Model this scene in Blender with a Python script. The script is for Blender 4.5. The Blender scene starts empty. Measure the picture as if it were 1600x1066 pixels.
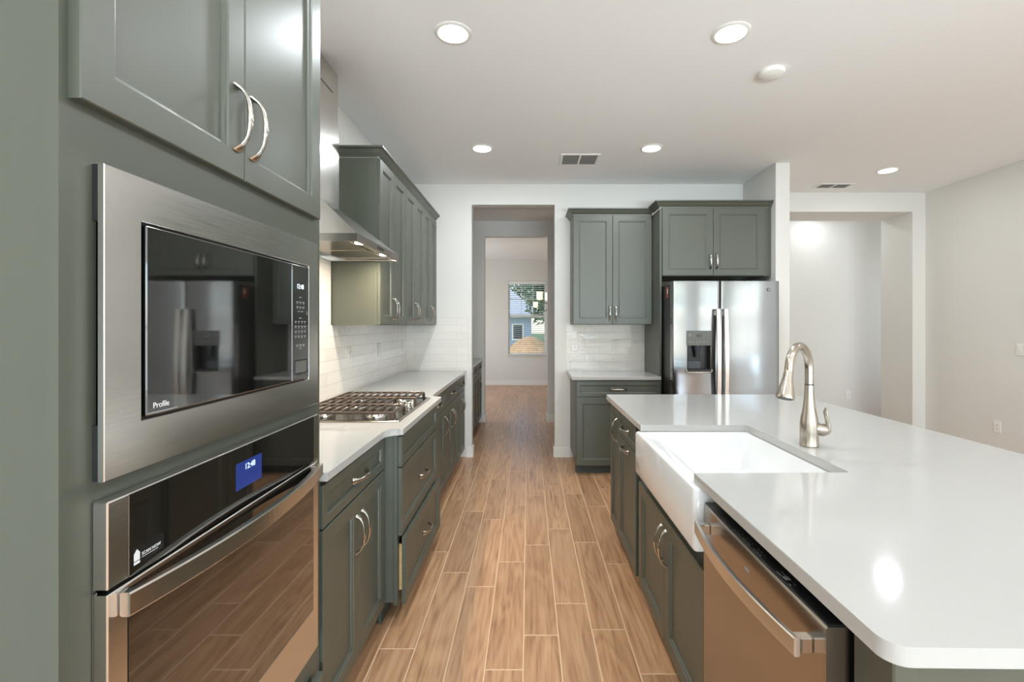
import bpy, bmesh, math, random
from mathutils import Vector, Matrix
random.seed(7)
C = bpy.context.scene.collection
PI = math.pi
# ------------------------------------------------------------------ camera
cd = bpy.data.cameras.new('camera'); cam = bpy.data.objects.new('camera', cd); C.objects.link(cam)
cam.location = (0, 0, 1.415); cam.rotation_euler = (PI/2, 0, 0)
cd.sensor_width = 36; cd.lens = 740/1600*36
cd.shift_x = -25/1600; cd.shift_y = -25/1600
cd.clip_start = 0.02; cd.clip_end = 200
bpy.context.scene.camera = cam
# ------------------------------------------------------------------ world, exposure
w = bpy.data.worlds.new('sky'); bpy.context.scene.world = w; w.use_nodes = True
wn = w.node_tree; bg = wn.nodes['Background']
sky = wn.nodes.new('ShaderNodeTexSky'); sky.sky_type = 'NISHITA'; sky.sun_disc = False
sky.sun_elevation = math.radians(48); sky.sun_rotation = math.radians(200); sky.altitude = 50
wn.links.new(sky.outputs[0], bg.inputs[0]); bg.inputs[1].default_value = 0.42
vs = bpy.context.scene.view_settings
vs.view_transform = 'Standard'; vs.look = 'None'; vs.gamma = 1; vs.use_curve_mapping = False
vs.exposure = -0.12
cy = bpy.context.scene.cycles
cy.max_bounces = 10; cy.diffuse_bounces = 5; cy.glossy_bounces = 5; cy.transmission_bounces = 6; cy.transparent_max_bounces = 12
cy.caustics_reflective = False; cy.caustics_refractive = False; cy.sample_clamp_indirect = 6
cy.use_denoising = True
# added area lights standing in for daylight from unseen openings
def fill_light(name, loc, rot, sx, sy, power, col=(0.66, 0.85, 1.0)):
    l = bpy.data.lights.new(name, 'AREA'); l.shape = 'RECTANGLE'; l.size = sx; l.size_y = sy
    l.energy = power; l.color = col
    o = bpy.data.objects.new(name, l); o.location = loc; o.rotation_euler = rot; C.objects.link(o); return o
fill_light('patio_fill', (1.35, -4.46, 1.30), (PI/2, 0, 0), 4.3, 1.95, 30, (0.58, 0.84, 1.0))      # added daylight lamp at the invented patio sliders behind the camera
fill_light('patio_ceiling_fill', (0.8, -5.5, 0.1), (PI*0.86, 0, 0), 5.0, 1.6, 1400, (0.72, 0.88, 1.0))   # added upward lamp outside the sliders, brightens the ceiling
fill_light('side_ceiling_fill', (5.6, -2.2, 0.1), (PI*0.82, 0, PI/2), 2.6, 1.2, 330, (0.70, 0.92, 1.0))  # added upward lamp outside the side window, more fill for the ceiling
fill_light('side_fill', (4.74, -2.25, 1.4), (PI/2, 0, PI/2), 3.5, 1.7, 42, (0.8, 0.92, 1.0))                # added lamp at the invented right-wall window behind the camera
fill_light('dining_fill', (-2.5, 9.2, 1.55), (PI/2, 0, -PI/2), 2.0, 1.6, 45, (0.9, 0.96, 1.0))  # added lamp at an unseen opening in the left dining wall
fill_light('foyer_fill', (5.9, 6.05, 1.6), (PI/2, 0, PI/2), 0.6, 1.9, 12, (0.86, 0.93, 1.0))  # added lamp at an unseen foyer opening, brightens the foyer
CAN_POWER = 11.2; CAN_COL = (0.88, 0.95, 1.0)
# ------------------------------------------------------------------ materials
def srgb(r, g, b):
    f = lambda c: (c/255/12.92) if c/255 <= 0.04045 else ((c/255+0.055)/1.055)**2.4
    return (f(r), f(g), f(b), 1)
M = {}
def mat(name, col, rough=0.5, metal=0.0, spec=0.5, coat=0.0, emit=None, estr=0.0):
    m = bpy.data.materials.new(name); m.use_nodes = True
    b = m.node_tree.nodes['Principled BSDF']
    b.inputs['Base Color'].default_value = col; b.inputs['Roughness'].default_value = rough
    b.inputs['Metallic'].default_value = metal; b.inputs['Specular IOR Level'].default_value = spec
    b.inputs['Coat Weight'].default_value = coat; b.inputs['Coat Roughness'].default_value = 0.05
    if emit: b.inputs['Emission Color'].default_value = emit; b.inputs['Emission Strength'].default_value = estr
    M[name] = m; return m
def nodes(m): return m.node_tree.nodes, m.node_tree.links, m.node_tree.nodes['Principled BSDF']
def coords(m, scale=(1, 1, 1), kind='Object'):
    n, l, b = nodes(m); tc = n.new('ShaderNodeTexCoord'); mp = n.new('ShaderNodeMapping')
    mp.inputs['Scale'].default_value = scale; l.new(tc.outputs[kind], mp.inputs['Vector']); return mp
def noise_bump(m, scale=(1, 1, 1), ns=40, strength=0.1, dist=0.002, detail=3):
    n, l, b = nodes(m); mp = coords(m, scale); nz = n.new('ShaderNodeTexNoise'); nz.inputs['Scale'].default_value = ns
    nz.inputs['Detail'].default_value = detail
    bp = n.new('ShaderNodeBump'); bp.inputs['Strength'].default_value = strength; bp.inputs['Distance'].default_value = dist
    l.new(mp.outputs[0], nz.inputs['Vector']); l.new(nz.outputs['Fac'], bp.inputs['Height']); l.new(bp.outputs[0], b.inputs['Normal'])
    return nz
def rough_vary(m, scale, ns, lo, hi):
    n, l, b = nodes(m); mp = coords(m, scale); nz = n.new('ShaderNodeTexNoise'); nz.inputs['Scale'].default_value = ns
    mr = n.new('ShaderNodeMapRange'); mr.inputs['To Min'].default_value = lo; mr.inputs['To Max'].default_value = hi
    l.new(mp.outputs[0], nz.inputs['Vector']); l.new(nz.outputs['Fac'], mr.inputs['Value']); l.new(mr.outputs[0], b.inputs['Roughness'])
def color_vary(m, scale, ns, c1, c2, p1=0.35, p2=0.65, detail=4):
    n, l, b = nodes(m); mp = coords(m, scale); nz = n.new('ShaderNodeTexNoise'); nz.inputs['Scale'].default_value = ns
    nz.inputs['Detail'].default_value = detail
    r = n.new('ShaderNodeValToRGB'); e = r.color_ramp.elements; e[0].position = p1; e[0].color = c1; e[1].position = p2; e[1].color = c2
    l.new(mp.outputs[0], nz.inputs['Vector']); l.new(nz.outputs['Fac'], r.inputs[0]); l.new(r.outputs[0], b.inputs['Base Color'])

noise_bump(mat('wall_paint', srgb(226, 223, 217), 0.6, spec=0.3), ns=90, strength=0.05)
noise_bump(mat('ceiling_paint', srgb(246, 246, 245), 0.8, spec=0.2), ns=28, strength=0.16, dist=0.004, detail=6)
noise_bump(mat('trim_paint', srgb(236, 233, 226), 0.35), ns=60, strength=0.02)
m = mat('cabinet_paint', srgb(79, 82, 71), 0.37, spec=0.75); noise_bump(m, ns=220, strength=0.025, dist=0.0006); rough_vary(m, (1, 1, 1), 6, 0.35, 0.42)
m = mat('toe_kick_paint', srgb(70, 76, 70), 0.5); noise_bump(m, ns=100, strength=0.02)
m = mat('quartz', srgb(182, 180, 176), 0.09, spec=0.5)
n, l, b = nodes(m)
mp = coords(m, (1, 1, 1)); nz = n.new('ShaderNodeTexNoise'); nz.inputs['Scale'].default_value = 1.6; nz.inputs['Detail'].default_value = 8; nz.inputs['Distortion'].default_value = 1.2
l.new(mp.outputs[0], nz.inputs['Vector'])
r = n.new('ShaderNodeValToRGB'); e = r.color_ramp.elements
e[0].position = 0.485; e[0].color = (0, 0, 0, 1); e[1].position = 0.5; e[1].color = (1, 1, 1, 1); x = e.new(0.515); x.color = (0, 0, 0, 1)
l.new(nz.outputs['Fac'], r.inputs[0])
nz2 = n.new('ShaderNodeTexNoise'); nz2.inputs['Scale'].default_value = 2.3; l.new(mp.outputs[0], nz2.inputs['Vector'])
mr = n.new('ShaderNodeMapRange'); mr.inputs['From Min'].default_value = 0.42; mr.inputs['From Max'].default_value = 0.66; l.new(nz2.outputs['Fac'], mr.inputs['Value'])
mu = n.new('ShaderNodeMath'); mu.operation = 'MULTIPLY'; l.new(r.outputs[0], mu.inputs[0]); l.new(mr.outputs[0], mu.inputs[1])
mx = n.new('ShaderNodeMix'); mx.data_type = 'RGBA'; mx.inputs[6].default_value = srgb(182, 180, 176); mx.inputs[7].default_value = srgb(186, 182, 176)
l.new(mu.outputs[0], mx.inputs[0]); l.new(mx.outputs[2], b.inputs['Base Color'])
m = mat('fireclay', srgb(232, 232, 231), 0.07, spec=0.5, coat=0.3); noise_bump(m, ns=5, strength=0.03)
def tile_mat(name, ax):
    m = mat(name, srgb(232, 228, 222), 0.08, spec=0.6)
    n, l, b = nodes(m); tc = n.new('ShaderNodeTexCoord'); sep = n.new('ShaderNodeSeparateXYZ'); cb = n.new('ShaderNodeCombineXYZ')
    l.new(tc.outputs['Object'], sep.inputs[0]); l.new(sep.outputs[ax], cb.inputs[0]); l.new(sep.outputs[2], cb.inputs[1])
    bt = n.new('ShaderNodeTexBrick'); bt.inputs['Scale'].default_value = 1; bt.inputs['Brick Width'].default_value = 0.305; bt.inputs['Row Height'].default_value = 0.0787
    bt.inputs['Mortar Size'].default_value = 0.0014; bt.inputs['Mortar Smooth'].default_value = 0.3; bt.inputs['Color1'].default_value = srgb(236, 232, 226); bt.inputs['Color2'].default_value = srgb(230, 226, 220)
    bt.inputs['Mortar'].default_value = srgb(214, 209, 202); bt.inputs['Bias'].default_value = 0
    l.new(cb.outputs[0], bt.inputs['Vector']); l.new(bt.outputs['Color'], b.inputs['Base Color'])
    nz = n.new('ShaderNodeTexNoise'); nz.inputs['Scale'].default_value = 14; nz.inputs['Detail'].default_value = 2; l.new(tc.outputs['Object'], nz.inputs['Vector'])
    b1 = n.new('ShaderNodeBump'); b1.inputs['Strength'].default_value = 0.5; b1.inputs['Distance'].default_value = 0.007; l.new(nz.outputs['Fac'], b1.inputs['Height'])
    b2 = n.new('ShaderNodeBump'); b2.invert = True; b2.inputs['Strength'].default_value = 0.6; b2.inputs['Distance'].default_value = 0.002; l.new(bt.outputs['Fac'], b2.inputs['Height'])
    l.new(b1.outputs[0], b2.inputs['Normal']); l.new(b2.outputs[0], b.inputs['Normal'])
tile_mat('subway_tile_x', 0); tile_mat('subway_tile_y', 1)
def brushed(name, col, rough, scale, ns=60, st=0.04):
    m = mat(name, col, rough, 1.0); noise_bump(m, scale, ns, st, 0.0008, 2); rough_vary(m, scale, ns*0.7, rough*0.8, rough*1.25); return m
brushed('stainless', srgb(222, 219, 214), 0.20, (1, 1, 30), 14, 0.03)
brushed('stainless_horizontal', srgb(222, 219, 214), 0.2, (1, 30, 30), 14, 0.03)
m = brushed('fridge_steel', srgb(150, 152, 155), 0.13, (1, 1, 40), 14, 0.02)
# slow dents of a thin door skin
n, l, b = nodes(m); mp = coords(m, (0.35, 1, 1.3)); nz = n.new('ShaderNodeTexNoise'); nz.inputs['Scale'].default_value = 2.4; nz.inputs['Detail'].default_value = 0
bp = n.new('ShaderNodeBump'); bp.inputs['Strength'].default_value = 0.35; bp.inputs['Distance'].default_value = 0.03
l.new(mp.outputs[0], nz.inputs['Vector']); l.new(nz.outputs['Fac'], bp.inputs['Height']); l.new(bp.outputs[0], b.inputs['Normal'])
brushed('dark_steel', srgb(168, 160, 150), 0.2, (30, 1, 30), 14, 0.03)
mat('satin_nickel', srgb(206, 202, 194), 0.2, 1.0); noise_bump(M['satin_nickel'], ns=200, strength=0.01)
mat('faucet_nickel', srgb(190, 180, 168), 0.24, 1.0); noise_bump(M['faucet_nickel'], ns=200, strength=0.01)
mat('chrome', srgb(225, 225, 225), 0.08, 1.0); noise_bump(M['chrome'], ns=200, strength=0.005)
m = mat('black_glass', srgb(16, 15, 14), 0.03, spec=0.9, coat=1.0); m.node_tree.nodes['Principled BSDF'].inputs['IOR'].default_value = 1.75
noise_bump(m, ns=1.5, strength=0.01)
mat('black_plastic', srgb(24, 24, 26), 0.3); noise_bump(M['black_plastic'], ns=300, strength=0.02)
mat('grey_plastic', srgb(96, 96, 92), 0.3); noise_bump(M['grey_plastic'], ns=300, strength=0.02)
mat('cavity_plastic', srgb(70, 76, 84), 0.25); noise_bump(M['cavity_plastic'], ns=300, strength=0.02)
mat('black_metal', srgb(30, 30, 30), 0.45); noise_bump(M['black_metal'], ns=150, strength=0.05)
mat('fridge_side', srgb(34, 32, 30), 0.35); noise_bump(M['fridge_side'], ns=300, strength=0.1)
mat('cast_iron', srgb(92, 78, 68), 0.33, 0.35); noise_bump(M['cast_iron'], ns=260, strength=0.12)
mat('white_plastic', srgb(238, 236, 230), 0.35); noise_bump(M['white_plastic'], ns=100, strength=0.01)
mat('slot_dark', srgb(60, 58, 55), 0.5); noise_bump(M['slot_dark'], ns=100, strength=0.01)
mat('vent_dark', srgb(120, 119, 116), 0.6); noise_bump(M['vent_dark'], ns=100, strength=0.01)
mat('white_print', srgb(225, 225, 225), 0.5); noise_bump(M['white_print'], ns=100, strength=0.01)
mat('grey_print', srgb(150, 150, 150), 0.5); noise_bump(M['grey_print'], ns=100, strength=0.01)
mat('lamp_diffuser', (1, 1, 1, 1), 0.5, emit=(1, 0.96, 0.9, 1), estr=9)
mat('hood_lamp', (1, 1, 1, 1), 0.5, emit=(1, 0.93, 0.8, 1), estr=8)
mat('shade_glass', srgb(250, 240, 215), 0.4, emit=(1, 0.9, 0.68, 1), estr=1.0)
mat('clock_blue', (0, 0, 0, 1), 0.5, emit=(0.55, 0.75, 1, 1), estr=2.2)
mat('clock_white', (0, 0, 0, 1), 0.5, emit=(0.8, 0.9, 1, 1), estr=2)
mat('display_screen', srgb(10, 14, 50), 0.12, emit=(0.03, 0.06, 0.28, 1), estr=0.8)
for k in ('lamp_diffuser', 'hood_lamp', 'shade_glass', 'clock_blue', 'clock_white', 'display_screen'): noise_bump(M[k], ns=50, strength=0.005)
m = mat('drawer_wood', srgb(214, 178, 120), 0.5); color_vary(m, (2, 20, 20), 4, srgb(205, 165, 105), srgb(225, 192, 138))
mat('red_sticker', srgb(170, 70, 45), 0.5); noise_bump(M['red_sticker'], ns=100, strength=0.01)
mat('blind_white', srgb(240, 240, 238), 0.5); noise_bump(M['blind_white'], ns=100, strength=0.02)
m = mat('lawn', srgb(110, 140, 75), 0.9); color_vary(m, (1, 1, 1), 3, srgb(90, 122, 60), srgb(150, 165, 100))
m = mat('siding', srgb(150, 170, 190), 0.7); noise_bump(m, (1, 1, 40), 5, 0.3, 0.01)
m = mat('shingles', srgb(205, 208, 212), 0.8); color_vary(m, (4, 4, 4), 8, srgb(190, 193, 198), srgb(222, 224, 226))
m = mat('bark', srgb(95, 75, 60), 0.9); noise_bump(m, (1, 1, 0.2), 20, 0.5, 0.02)
m = mat('leaf', srgb(70, 110, 60), 0.6); color_vary(m, (1, 1, 1), 4, srgb(45, 85, 45), srgb(110, 140, 85))
m = mat('sand', srgb(225, 180, 125), 0.9); color_vary(m, (1, 1, 1), 6, srgb(215, 165, 110), srgb(235, 195, 145))
m = mat('window_glass', (1, 1, 1, 1), 0.0)
n, l, b = nodes(m); out = n['Material Output']; tr = n.new('ShaderNodeBsdfTransparent'); gl = n.new('ShaderNodeBsdfGlossy'); gl.inputs['Roughness'].default_value = 0.3
ms = n.new('ShaderNodeMixShader'); ms.inputs[0].default_value = 0.01; l.new(tr.outputs[0], ms.inputs[1]); l.new(gl.outputs[0], ms.inputs[2]); l.new(ms.outputs[0], out.inputs['Surface'])
# wood-look plank floor
m = mat('plank_tile', srgb(196, 148, 108), 0.30, spec=0.6)
n, l, b = nodes(m)
uv = n.new('ShaderNodeUVMap'); uv.uv_map = 'grain'
at = n.new('ShaderNodeAttribute'); at.attribute_name = 'rnd'
mp = n.new('ShaderNodeMapping'); mp.inputs['Scale'].default_value = (46, 2.2, 1); l.new(uv.outputs[0], mp.inputs['Vector'])
n1 = n.new('ShaderNodeTexNoise'); n1.inputs['Scale'].default_value = 1; n1.inputs['Detail'].default_value = 9; n1.inputs['Roughness'].default_value = 0.62; n1.inputs['Distortion'].default_value = 0.9; l.new(mp.outputs[0], n1.inputs['Vector'])
mp2 = n.new('ShaderNodeMapping'); mp2.inputs['Scale'].default_value = (7, 0.9, 1); l.new(uv.outputs[0], mp2.inputs['Vector'])
wv = n.new('ShaderNodeTexNoise'); wv.inputs['Scale'].default_value = 1; wv.inputs['Detail'].default_value = 1; wv.inputs['Distortion'].default_value = 0.8; l.new(mp2.outputs[0], wv.inputs['Vector'])
mm = n.new('ShaderNodeMath'); mm.operation = 'MULTIPLY'; mm.inputs[1].default_value = 44; l.new(wv.outputs['Fac'], mm.inputs[0])
sn = n.new('ShaderNodeMath'); sn.operation = 'SINE'; l.new(mm.outputs[0], sn.inputs[0])
m3 = n.new('ShaderNodeMapRange'); m3.inputs['From Min'].default_value = -1; m3.inputs['From Max'].default_value = 1; m3.inputs['To Min'].default_value = -0.08; m3.inputs['To Max'].default_value = 0.05; l.new(sn.outputs[0], m3.inputs['Value'])
ad = n.new('ShaderNodeMath'); ad.operation = 'ADD'; l.new(n1.outputs['Fac'], ad.inputs[0]); l.new(m3.outputs[0], ad.inputs[1])
r = n.new('ShaderNodeValToRGB'); e = r.color_ramp.elements
e[0].position = 0.25; e[0].color = srgb(148, 107, 75); e[1].position = 0.70; e[1].color = srgb(206, 164, 126)
x = e.new(0.46); x.color = srgb(188, 143, 106)
l.new(ad.outputs[0], r.inputs[0])
hs = n.new('ShaderNodeHueSaturation'); l.new(r.outputs[0], hs.inputs['Color'])
m4 = n.new('ShaderNodeMapRange'); m4.inputs['To Min'].default_value = 0.86; m4.inputs['To Max'].default_value = 1.08; l.new(at.outputs['Fac'], m4.inputs['Value']); l.new(m4.outputs[0], hs.inputs['Value'])
l.new(hs.outputs[0], b.inputs['Base Color'])
bp = n.new('ShaderNodeBump'); bp.inputs['Strength'].default_value = 0.12; bp.inputs['Distance'].default_value = 0.001; l.new(ad.outputs[0], bp.inputs['Height']); l.new(bp.outputs[0], b.inputs['Normal'])
mat('grout', srgb(220, 186, 150), 0.8); noise_bump(M['grout'], ns=200, strength=0.2)

# ------------------------------------------------------------------ mesh helpers
def chain(o):
    mtx = Matrix.Identity(4)
    while o is not None:
        mtx = o.matrix_basis @ mtx; o = o.parent
    return mtx
class MB:
    def __init__(s): s.bm = bmesh.new(); s.mi = 0
    def _f(s, vs):
        try:
            f = s.bm.faces.new(vs); f.material_index = s.mi; return f
        except ValueError: return None
    def box(s, x0, x1, y0, y1, z0, z1, bev=0.0, seg=1):
        x0, x1 = min(x0, x1), max(x0, x1); y0, y1 = min(y0, y1), max(y0, y1); z0, z1 = min(z0, z1), max(z0, z1)
        v = [s.bm.verts.new(p) for p in ((x0, y0, z0), (x1, y0, z0), (x1, y1, z0), (x0, y1, z0), (x0, y0, z1), (x1, y0, z1), (x1, y1, z1), (x0, y1, z1))]
        fs = [s._f([v[i] for i in q]) for q in ((3, 2, 1, 0), (4, 5, 6, 7), (0, 1, 5, 4), (1, 2, 6, 5), (2, 3, 7, 6), (3, 0, 4, 7))]
        if bev > 0:
            ed = list({e for f in fs for e in f.edges})
            r = bmesh.ops.bevel(s.bm, geom=ed, offset=bev, segments=seg, profile=0.5, affect='EDGES')
            for f in r['faces']: f.material_index = s.mi
        return s
    def loft(s, loops, cap0=True, cap1=True, closed=True):
        L = [[s.bm.verts.new(p) for p in lp] for lp in loops]
        nn = len(L[0])
        for a, b_ in zip(L[:-1], L[1:]):
            for i in range(nn if closed else nn-1):
                j = (i+1) % nn; s._f([a[i], a[j], b_[j], b_[i]])
        if cap0: s._f(list(reversed(L[0])))
        if cap1: s._f(L[-1])
        return s
    def lathe(s, cx, cy, prof, n=32, cap0=True, cap1=True):
        return s.loft([[(cx+r*math.cos(2*PI*i/n), cy+r*math.sin(2*PI*i/n), z) for i in range(n)] for r, z in prof], cap0, cap1)
    def sweep(s, pts, rad, n=10, up=Vector((0, 0, 1))):
        pts = [Vector(p) for p in pts]; loops = []; u = up.copy()
        for i, p in enumerate(pts):
            t = (pts[min(i+1, len(pts)-1)]-pts[max(i-1, 0)]).normalized()
            u = (u - t*u.dot(t));
            if u.length < 1e-5: u = t.orthogonal()
            u.normalize(); v = t.cross(u); r = rad[i] if isinstance(rad, (list, tuple)) else rad
            a, b_ = r if isinstance(r, (list, tuple)) else (r, r)
            loops.append([p + u*a*math.cos(2*PI*k/n) + v*b_*math.sin(2*PI*k/n) for k in range(n)])
        return s.loft(loops)
    def prism(s, poly, z0, z1):
        return s.loft([[(x, y, z0) for x, y in poly], [(x, y, z1) for x, y in poly]])
    def door(s, x0, x1, z0, z1, yf, t=0.019, st=0.058, drop=0.0115):
        def ring(i, y, xs=x0, xe=x1, zs=z0, ze=z1): return [(xs+i, y, zs+i), (xe-i, y, zs+i), (xe-i, y, ze-i), (xs+i, y, ze-i)]
        return s.loft([ring(0, yf+t), ring(0, yf+0.002), ring(0.002, yf), ring(st, yf), ring(st+0.0025, yf+0.004), ring(st+0.008, yf+0.0055), ring(st+0.010, yf+drop)])
    def plate_hole(s, X0, X1, Z0, Z1, hx0, hx1, hz0, hz1, yf, yb, bev=0.0015):
        def ring(a, b_, c, d, y, i=0): return [(a+i, y, c+i), (b_-i, y, c+i), (b_-i, y, d-i), (a+i, y, d-i)]
        L = [ring(hx0, hx1, hz0, hz1, yb), ring(X0, X1, Z0, Z1, yb), ring(X0, X1, Z0, Z1, yf+bev), ring(X0, X1, Z0, Z1, yf, bev), ring(hx0, hx1, hz0, hz1, yf, -bev), ring(hx0, hx1, hz0, hz1, yf+bev)]
        L = [[s.bm.verts.new(p) for p in lp] for lp in L]
        for a in range(len(L)):
            A, B = L[a], L[(a+1) % len(L)]
            for i in range(4):
                j = (i+1) % 4; s._f([A[i], A[j], B[j], B[i]])
        return s
    def build(s, name, mats, parent=None, wc=False, smooth=False, loc=None, auto=True):
        bmesh.ops.recalc_face_normals(s.bm, faces=s.bm.faces[:])
        if wc and parent is not None:
            s.bm.transform(chain(parent).inverted())
        me = bpy.data.meshes.new(name); s.bm.to_mesh(me); s.bm.free()
        if not isinstance(mats, (list, tuple)): mats = [mats]
        for x in mats: me.materials.append(M[x])
        if smooth:
            for p in me.polygons: p.use_smooth = True
            if auto:
                try: me.set_sharp_from_angle(angle=math.radians(38))
                except Exception: pass
        o = bpy.data.objects.new(name, me); C.objects.link(o)
        if parent is not None: o.parent = parent
        if loc is not None: o.location = loc
        return o
def B(x0, x1, y0, y1, z0, z1, bev=0.0, seg=1): return MB().box(x0, x1, y0, y1, z0, z1, bev, seg)
def thing(name, label, cat, loc=(0, 0, 0), rz=0.0, group=None):
    o = bpy.data.objects.new(name, None); o.empty_display_size = 0.1; C.objects.link(o)
    o.location = loc; o.rotation_euler = (0, 0, rz); o['label'] = label; o['category'] = cat
    if group: o['group'] = group
    return o
def tag(o, label, cat, group=None):
    o['label'] = label; o['category'] = cat
    if group: o['group'] = group
    return o
def struct(o, label=None):
    o['kind'] = 'structure'
    if label: o['label'] = label
    return o
def recentre(o, p):
    """move the origin of a single-mesh object to world point p"""
    p = Vector(p); o.data.transform(Matrix.Translation(-p)); o.location = p; return o
def text(name, s, size, mat_, parent, loc, rot=(PI/2, 0, 0), align='LEFT', ext=0.0003):
    cu = bpy.data.curves.new(name, 'FONT'); cu.body = s; cu.size = size; cu.extrude = ext; cu.align_x = align
    t = bpy.data.objects.new(name, cu); C.objects.link(t)
    dg = bpy.context.evaluated_depsgraph_get(); me = bpy.data.meshes.new_from_object(t.evaluated_get(dg))
    C.objects.unlink(t); bpy.data.objects.remove(t)
    me.materials.clear(); me.materials.append(M[mat_])
    o = bpy.data.objects.new(name, me); C.objects.link(o); o.parent = parent; o.location = loc; o.rotation_euler = rot; return o
def rrect(x0, x1, y0, y1, r, z, n=5):
    pts = []
    for cx, cy, a0 in ((x1-r, y0+r, -PI/2), (x1-r, y1-r, 0), (x0+r, y1-r, PI/2), (x0+r, y0+r, PI)):
        for k in range(n+1):
            a = a0 + PI/2*k/n; pts.append((cx+r*math.cos(a), cy+r*math.sin(a), z))
    return pts

# ------------------------------------------------------------------ room shell
H = 2.926
# floor: planks in one mesh over a grout bed
def make_floor():
    me = bpy.data.meshes.new('floor'); V = []; F = []; mi = []; UV = []; R = []
    x0, x1, y0, y1 = -1.45, 6.1, -4.4, 11.3
    V += [(x0-1.3, y0, -0.0006), (x1, y0, -0.0006), (x1, y1, -0.0006), (x0-1.3, y1, -0.0006)]; F.append((0, 1, 2, 3)); mi.append(1); UV += [(0, 0)]*4; R.append(0)
    V += [(x0-1.3, y0, -0.12), (x1, y0, -0.12), (x1, y1, -0.12), (x0-1.3, y1, -0.12)]
    F.append((7, 6, 5, 4)); mi.append(1); UV += [(0, 0)]*4; R.append(0)
    offs = {0: .173, 1: .39, 2: .636, 3: .43, 4: .15, -1: .79, -2: .053, -3: .30, -4: .62}
    P, Wd, g = 0.885, 0.158, 0.0026
    for c in range(-17, 39):
        cx0 = -0.02 + (c-1)*Wd; cx1 = cx0+Wd; o = offs.get(c, random.random()*P); k = -6
        while True:
            py0 = o+k*P; py1 = py0+P; k += 1
            if py0 > y1: break
            if py1 < y0: continue
            a, b_, c0, d = cx0+g, cx1-g, max(py0, y0)+g, min(py1, y1)-g
            if d-c0 < 0.01: continue
            i = len(V); e_ = 0.0016
            V += [(a, c0, -0.0007), (b_, c0, -0.0007), (b_, d, -0.0007), (a, d, -0.0007), (a+e_, c0+e_, 0), (b_-e_, c0+e_, 0), (b_-e_, d-e_, 0), (a+e_, d-e_, 0)]
            rr = random.random(); u0, v0 = random.random()*50, random.random()*50
            for q in ((4, 5, 6, 7), (0, 1, 5, 4), (1, 2, 6, 5), (2, 3, 7, 6), (3, 0, 4, 7)):
                F.append(tuple(i+t for t in q)); mi.append(0); R.append(rr)
                for t in q: UV.append((u0+V[i+t][0]-a, v0+V[i+t][1]-py0))
    me.from_pydata(V, [], F); me.materials.append(M['plank_tile']); me.materials.append(M['grout'])
    uvl = me.uv_layers.new(name='grain')
    for j, t in enumerate(UV): uvl.data[j].uv = t
    at_ = me.attributes.new('rnd', 'FLOAT', 'FACE')
    for j, v in enumerate(R): at_.data[j].value = v
    for j, p in enumerate(me.polygons): p.material_index = mi[j]
    o = bpy.data.objects.new('floor', me); C.objects.link(o); struct(o, 'wood look plank floor')
make_floor()
struct(B(-2.75, 6.1, -4.4, 11.3, H, H+0.1).build('ceiling', 'ceiling_paint'), 'white textured ceiling')
struct(B(-1.43, -1.306, -4.4, 6.9, 0, H).build('wall_left', 'wall_paint'))
mb = MB(); mb.box(-1.306, -0.604, 5.08, 5.2, 0, H); mb.box(0.286, 2.305, 5.08, 5.2, 0, H); mb.box(-0.604, 0.286, 5.08, 5.2, 2.706, H)
struct(mb.build('wall_far', 'wall_paint'))
struct(B(2.305, 2.438, 4.407, 5.88, 0, H, 0.004).build('wall_stub', 'wall_paint'))
mb = MB(); mb.box(4.384, 4.53, 5.4, 5.88, 0, H); mb.box(2.438, 4.384, 5.4, 5.88, 2.707, H)
struct(mb.build('wall_passage', 'wall_paint'))
mb = MB(); mb.box(4.53, 4.65, -0.5, 5.88, 0, H); mb.box(4.53, 4.65, -4.4, -4.0, 0, H); mb.box(4.53, 4.65, -4.0, -0.5, 0, 0.5); mb.box(4.53, 4.65, -4.0, -0.5, 2.25, H)
struct(mb.build('wall_right', 'wall_paint'))
wr = thing('window_2', 'unseen white window added in the right wall behind the camera for light', 'window', (4.6, -2.25, 0.5)); wr['kind'] = 'structure'  # invented window, added for side light and fridge reflections
mb = MB(); mb.box(4.56, 4.62, -4.0, -0.5, 0.5, 0.55); mb.box(4.56, 4.62, -4.0, -0.5, 2.2, 2.25); mb.box(4.56, 4.62, -4.0, -0.5, 1.36, 1.40)
for y in (-4.0, -2.85, -1.7, -0.55): mb.box(4.56, 4.62, y, y+0.05, 0.55, 2.2)
mb.build('window_frame', 'trim_paint', wr, wc=True); B(4.588, 4.592, -3.95, -0.55, 0.55, 2.2).build('glass_pane', 'window_glass', wr, wc=True)
mb = MB(); mb.box(2.305, 6.1, 6.6, 6.72, 0, H); mb.box(2.2, 2.305, 5.2, 6.72, 0, H); mb.box(4.65, 6.1, 5.76, 5.88, 0, H)
mb.box(5.98, 6.1, 5.88, 6.6, 0, 0.5); mb.box(5.98, 6.1, 5.88, 6.6, 2.6, H)
struct(mb.build('wall_foyer', 'wall_paint'))
struct(B(1.3, 1.42, 5.2, 6.9, 0, H).build('wall_pantry', 'wall_paint'))
mb = MB(); mb.box(-2.72, -0.632, 6.9, 7.02, 0, H); mb.box(0.285, 2.72, 6.9, 7.02, 0, H); mb.box(-0.632, 0.285, 6.9, 7.02, 2.706, H)
struct(mb.build('wall_middle', 'wall_paint'))
mb = MB(); mb.box(-2.72, -2.6, 7.02, 8.2, 0, H); mb.box(-2.72, -2.6, 10.2, 11.28, 0, H); mb.box(-2.72, -2.6, 8.2, 10.2, 0, 0.75); mb.box(-2.72, -2.6, 8.2, 10.2, 2.35, H)
struct(mb.build('wall_dining_left', 'wall_paint'))
struct(B(2.6, 2.72, 7.02, 11.28, 0, H).build('wall_dining_right', 'wall_paint'))
WX0, WX1, WZ0, WZ1 = -0.467, 0.43, 0.70, 2.45
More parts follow.
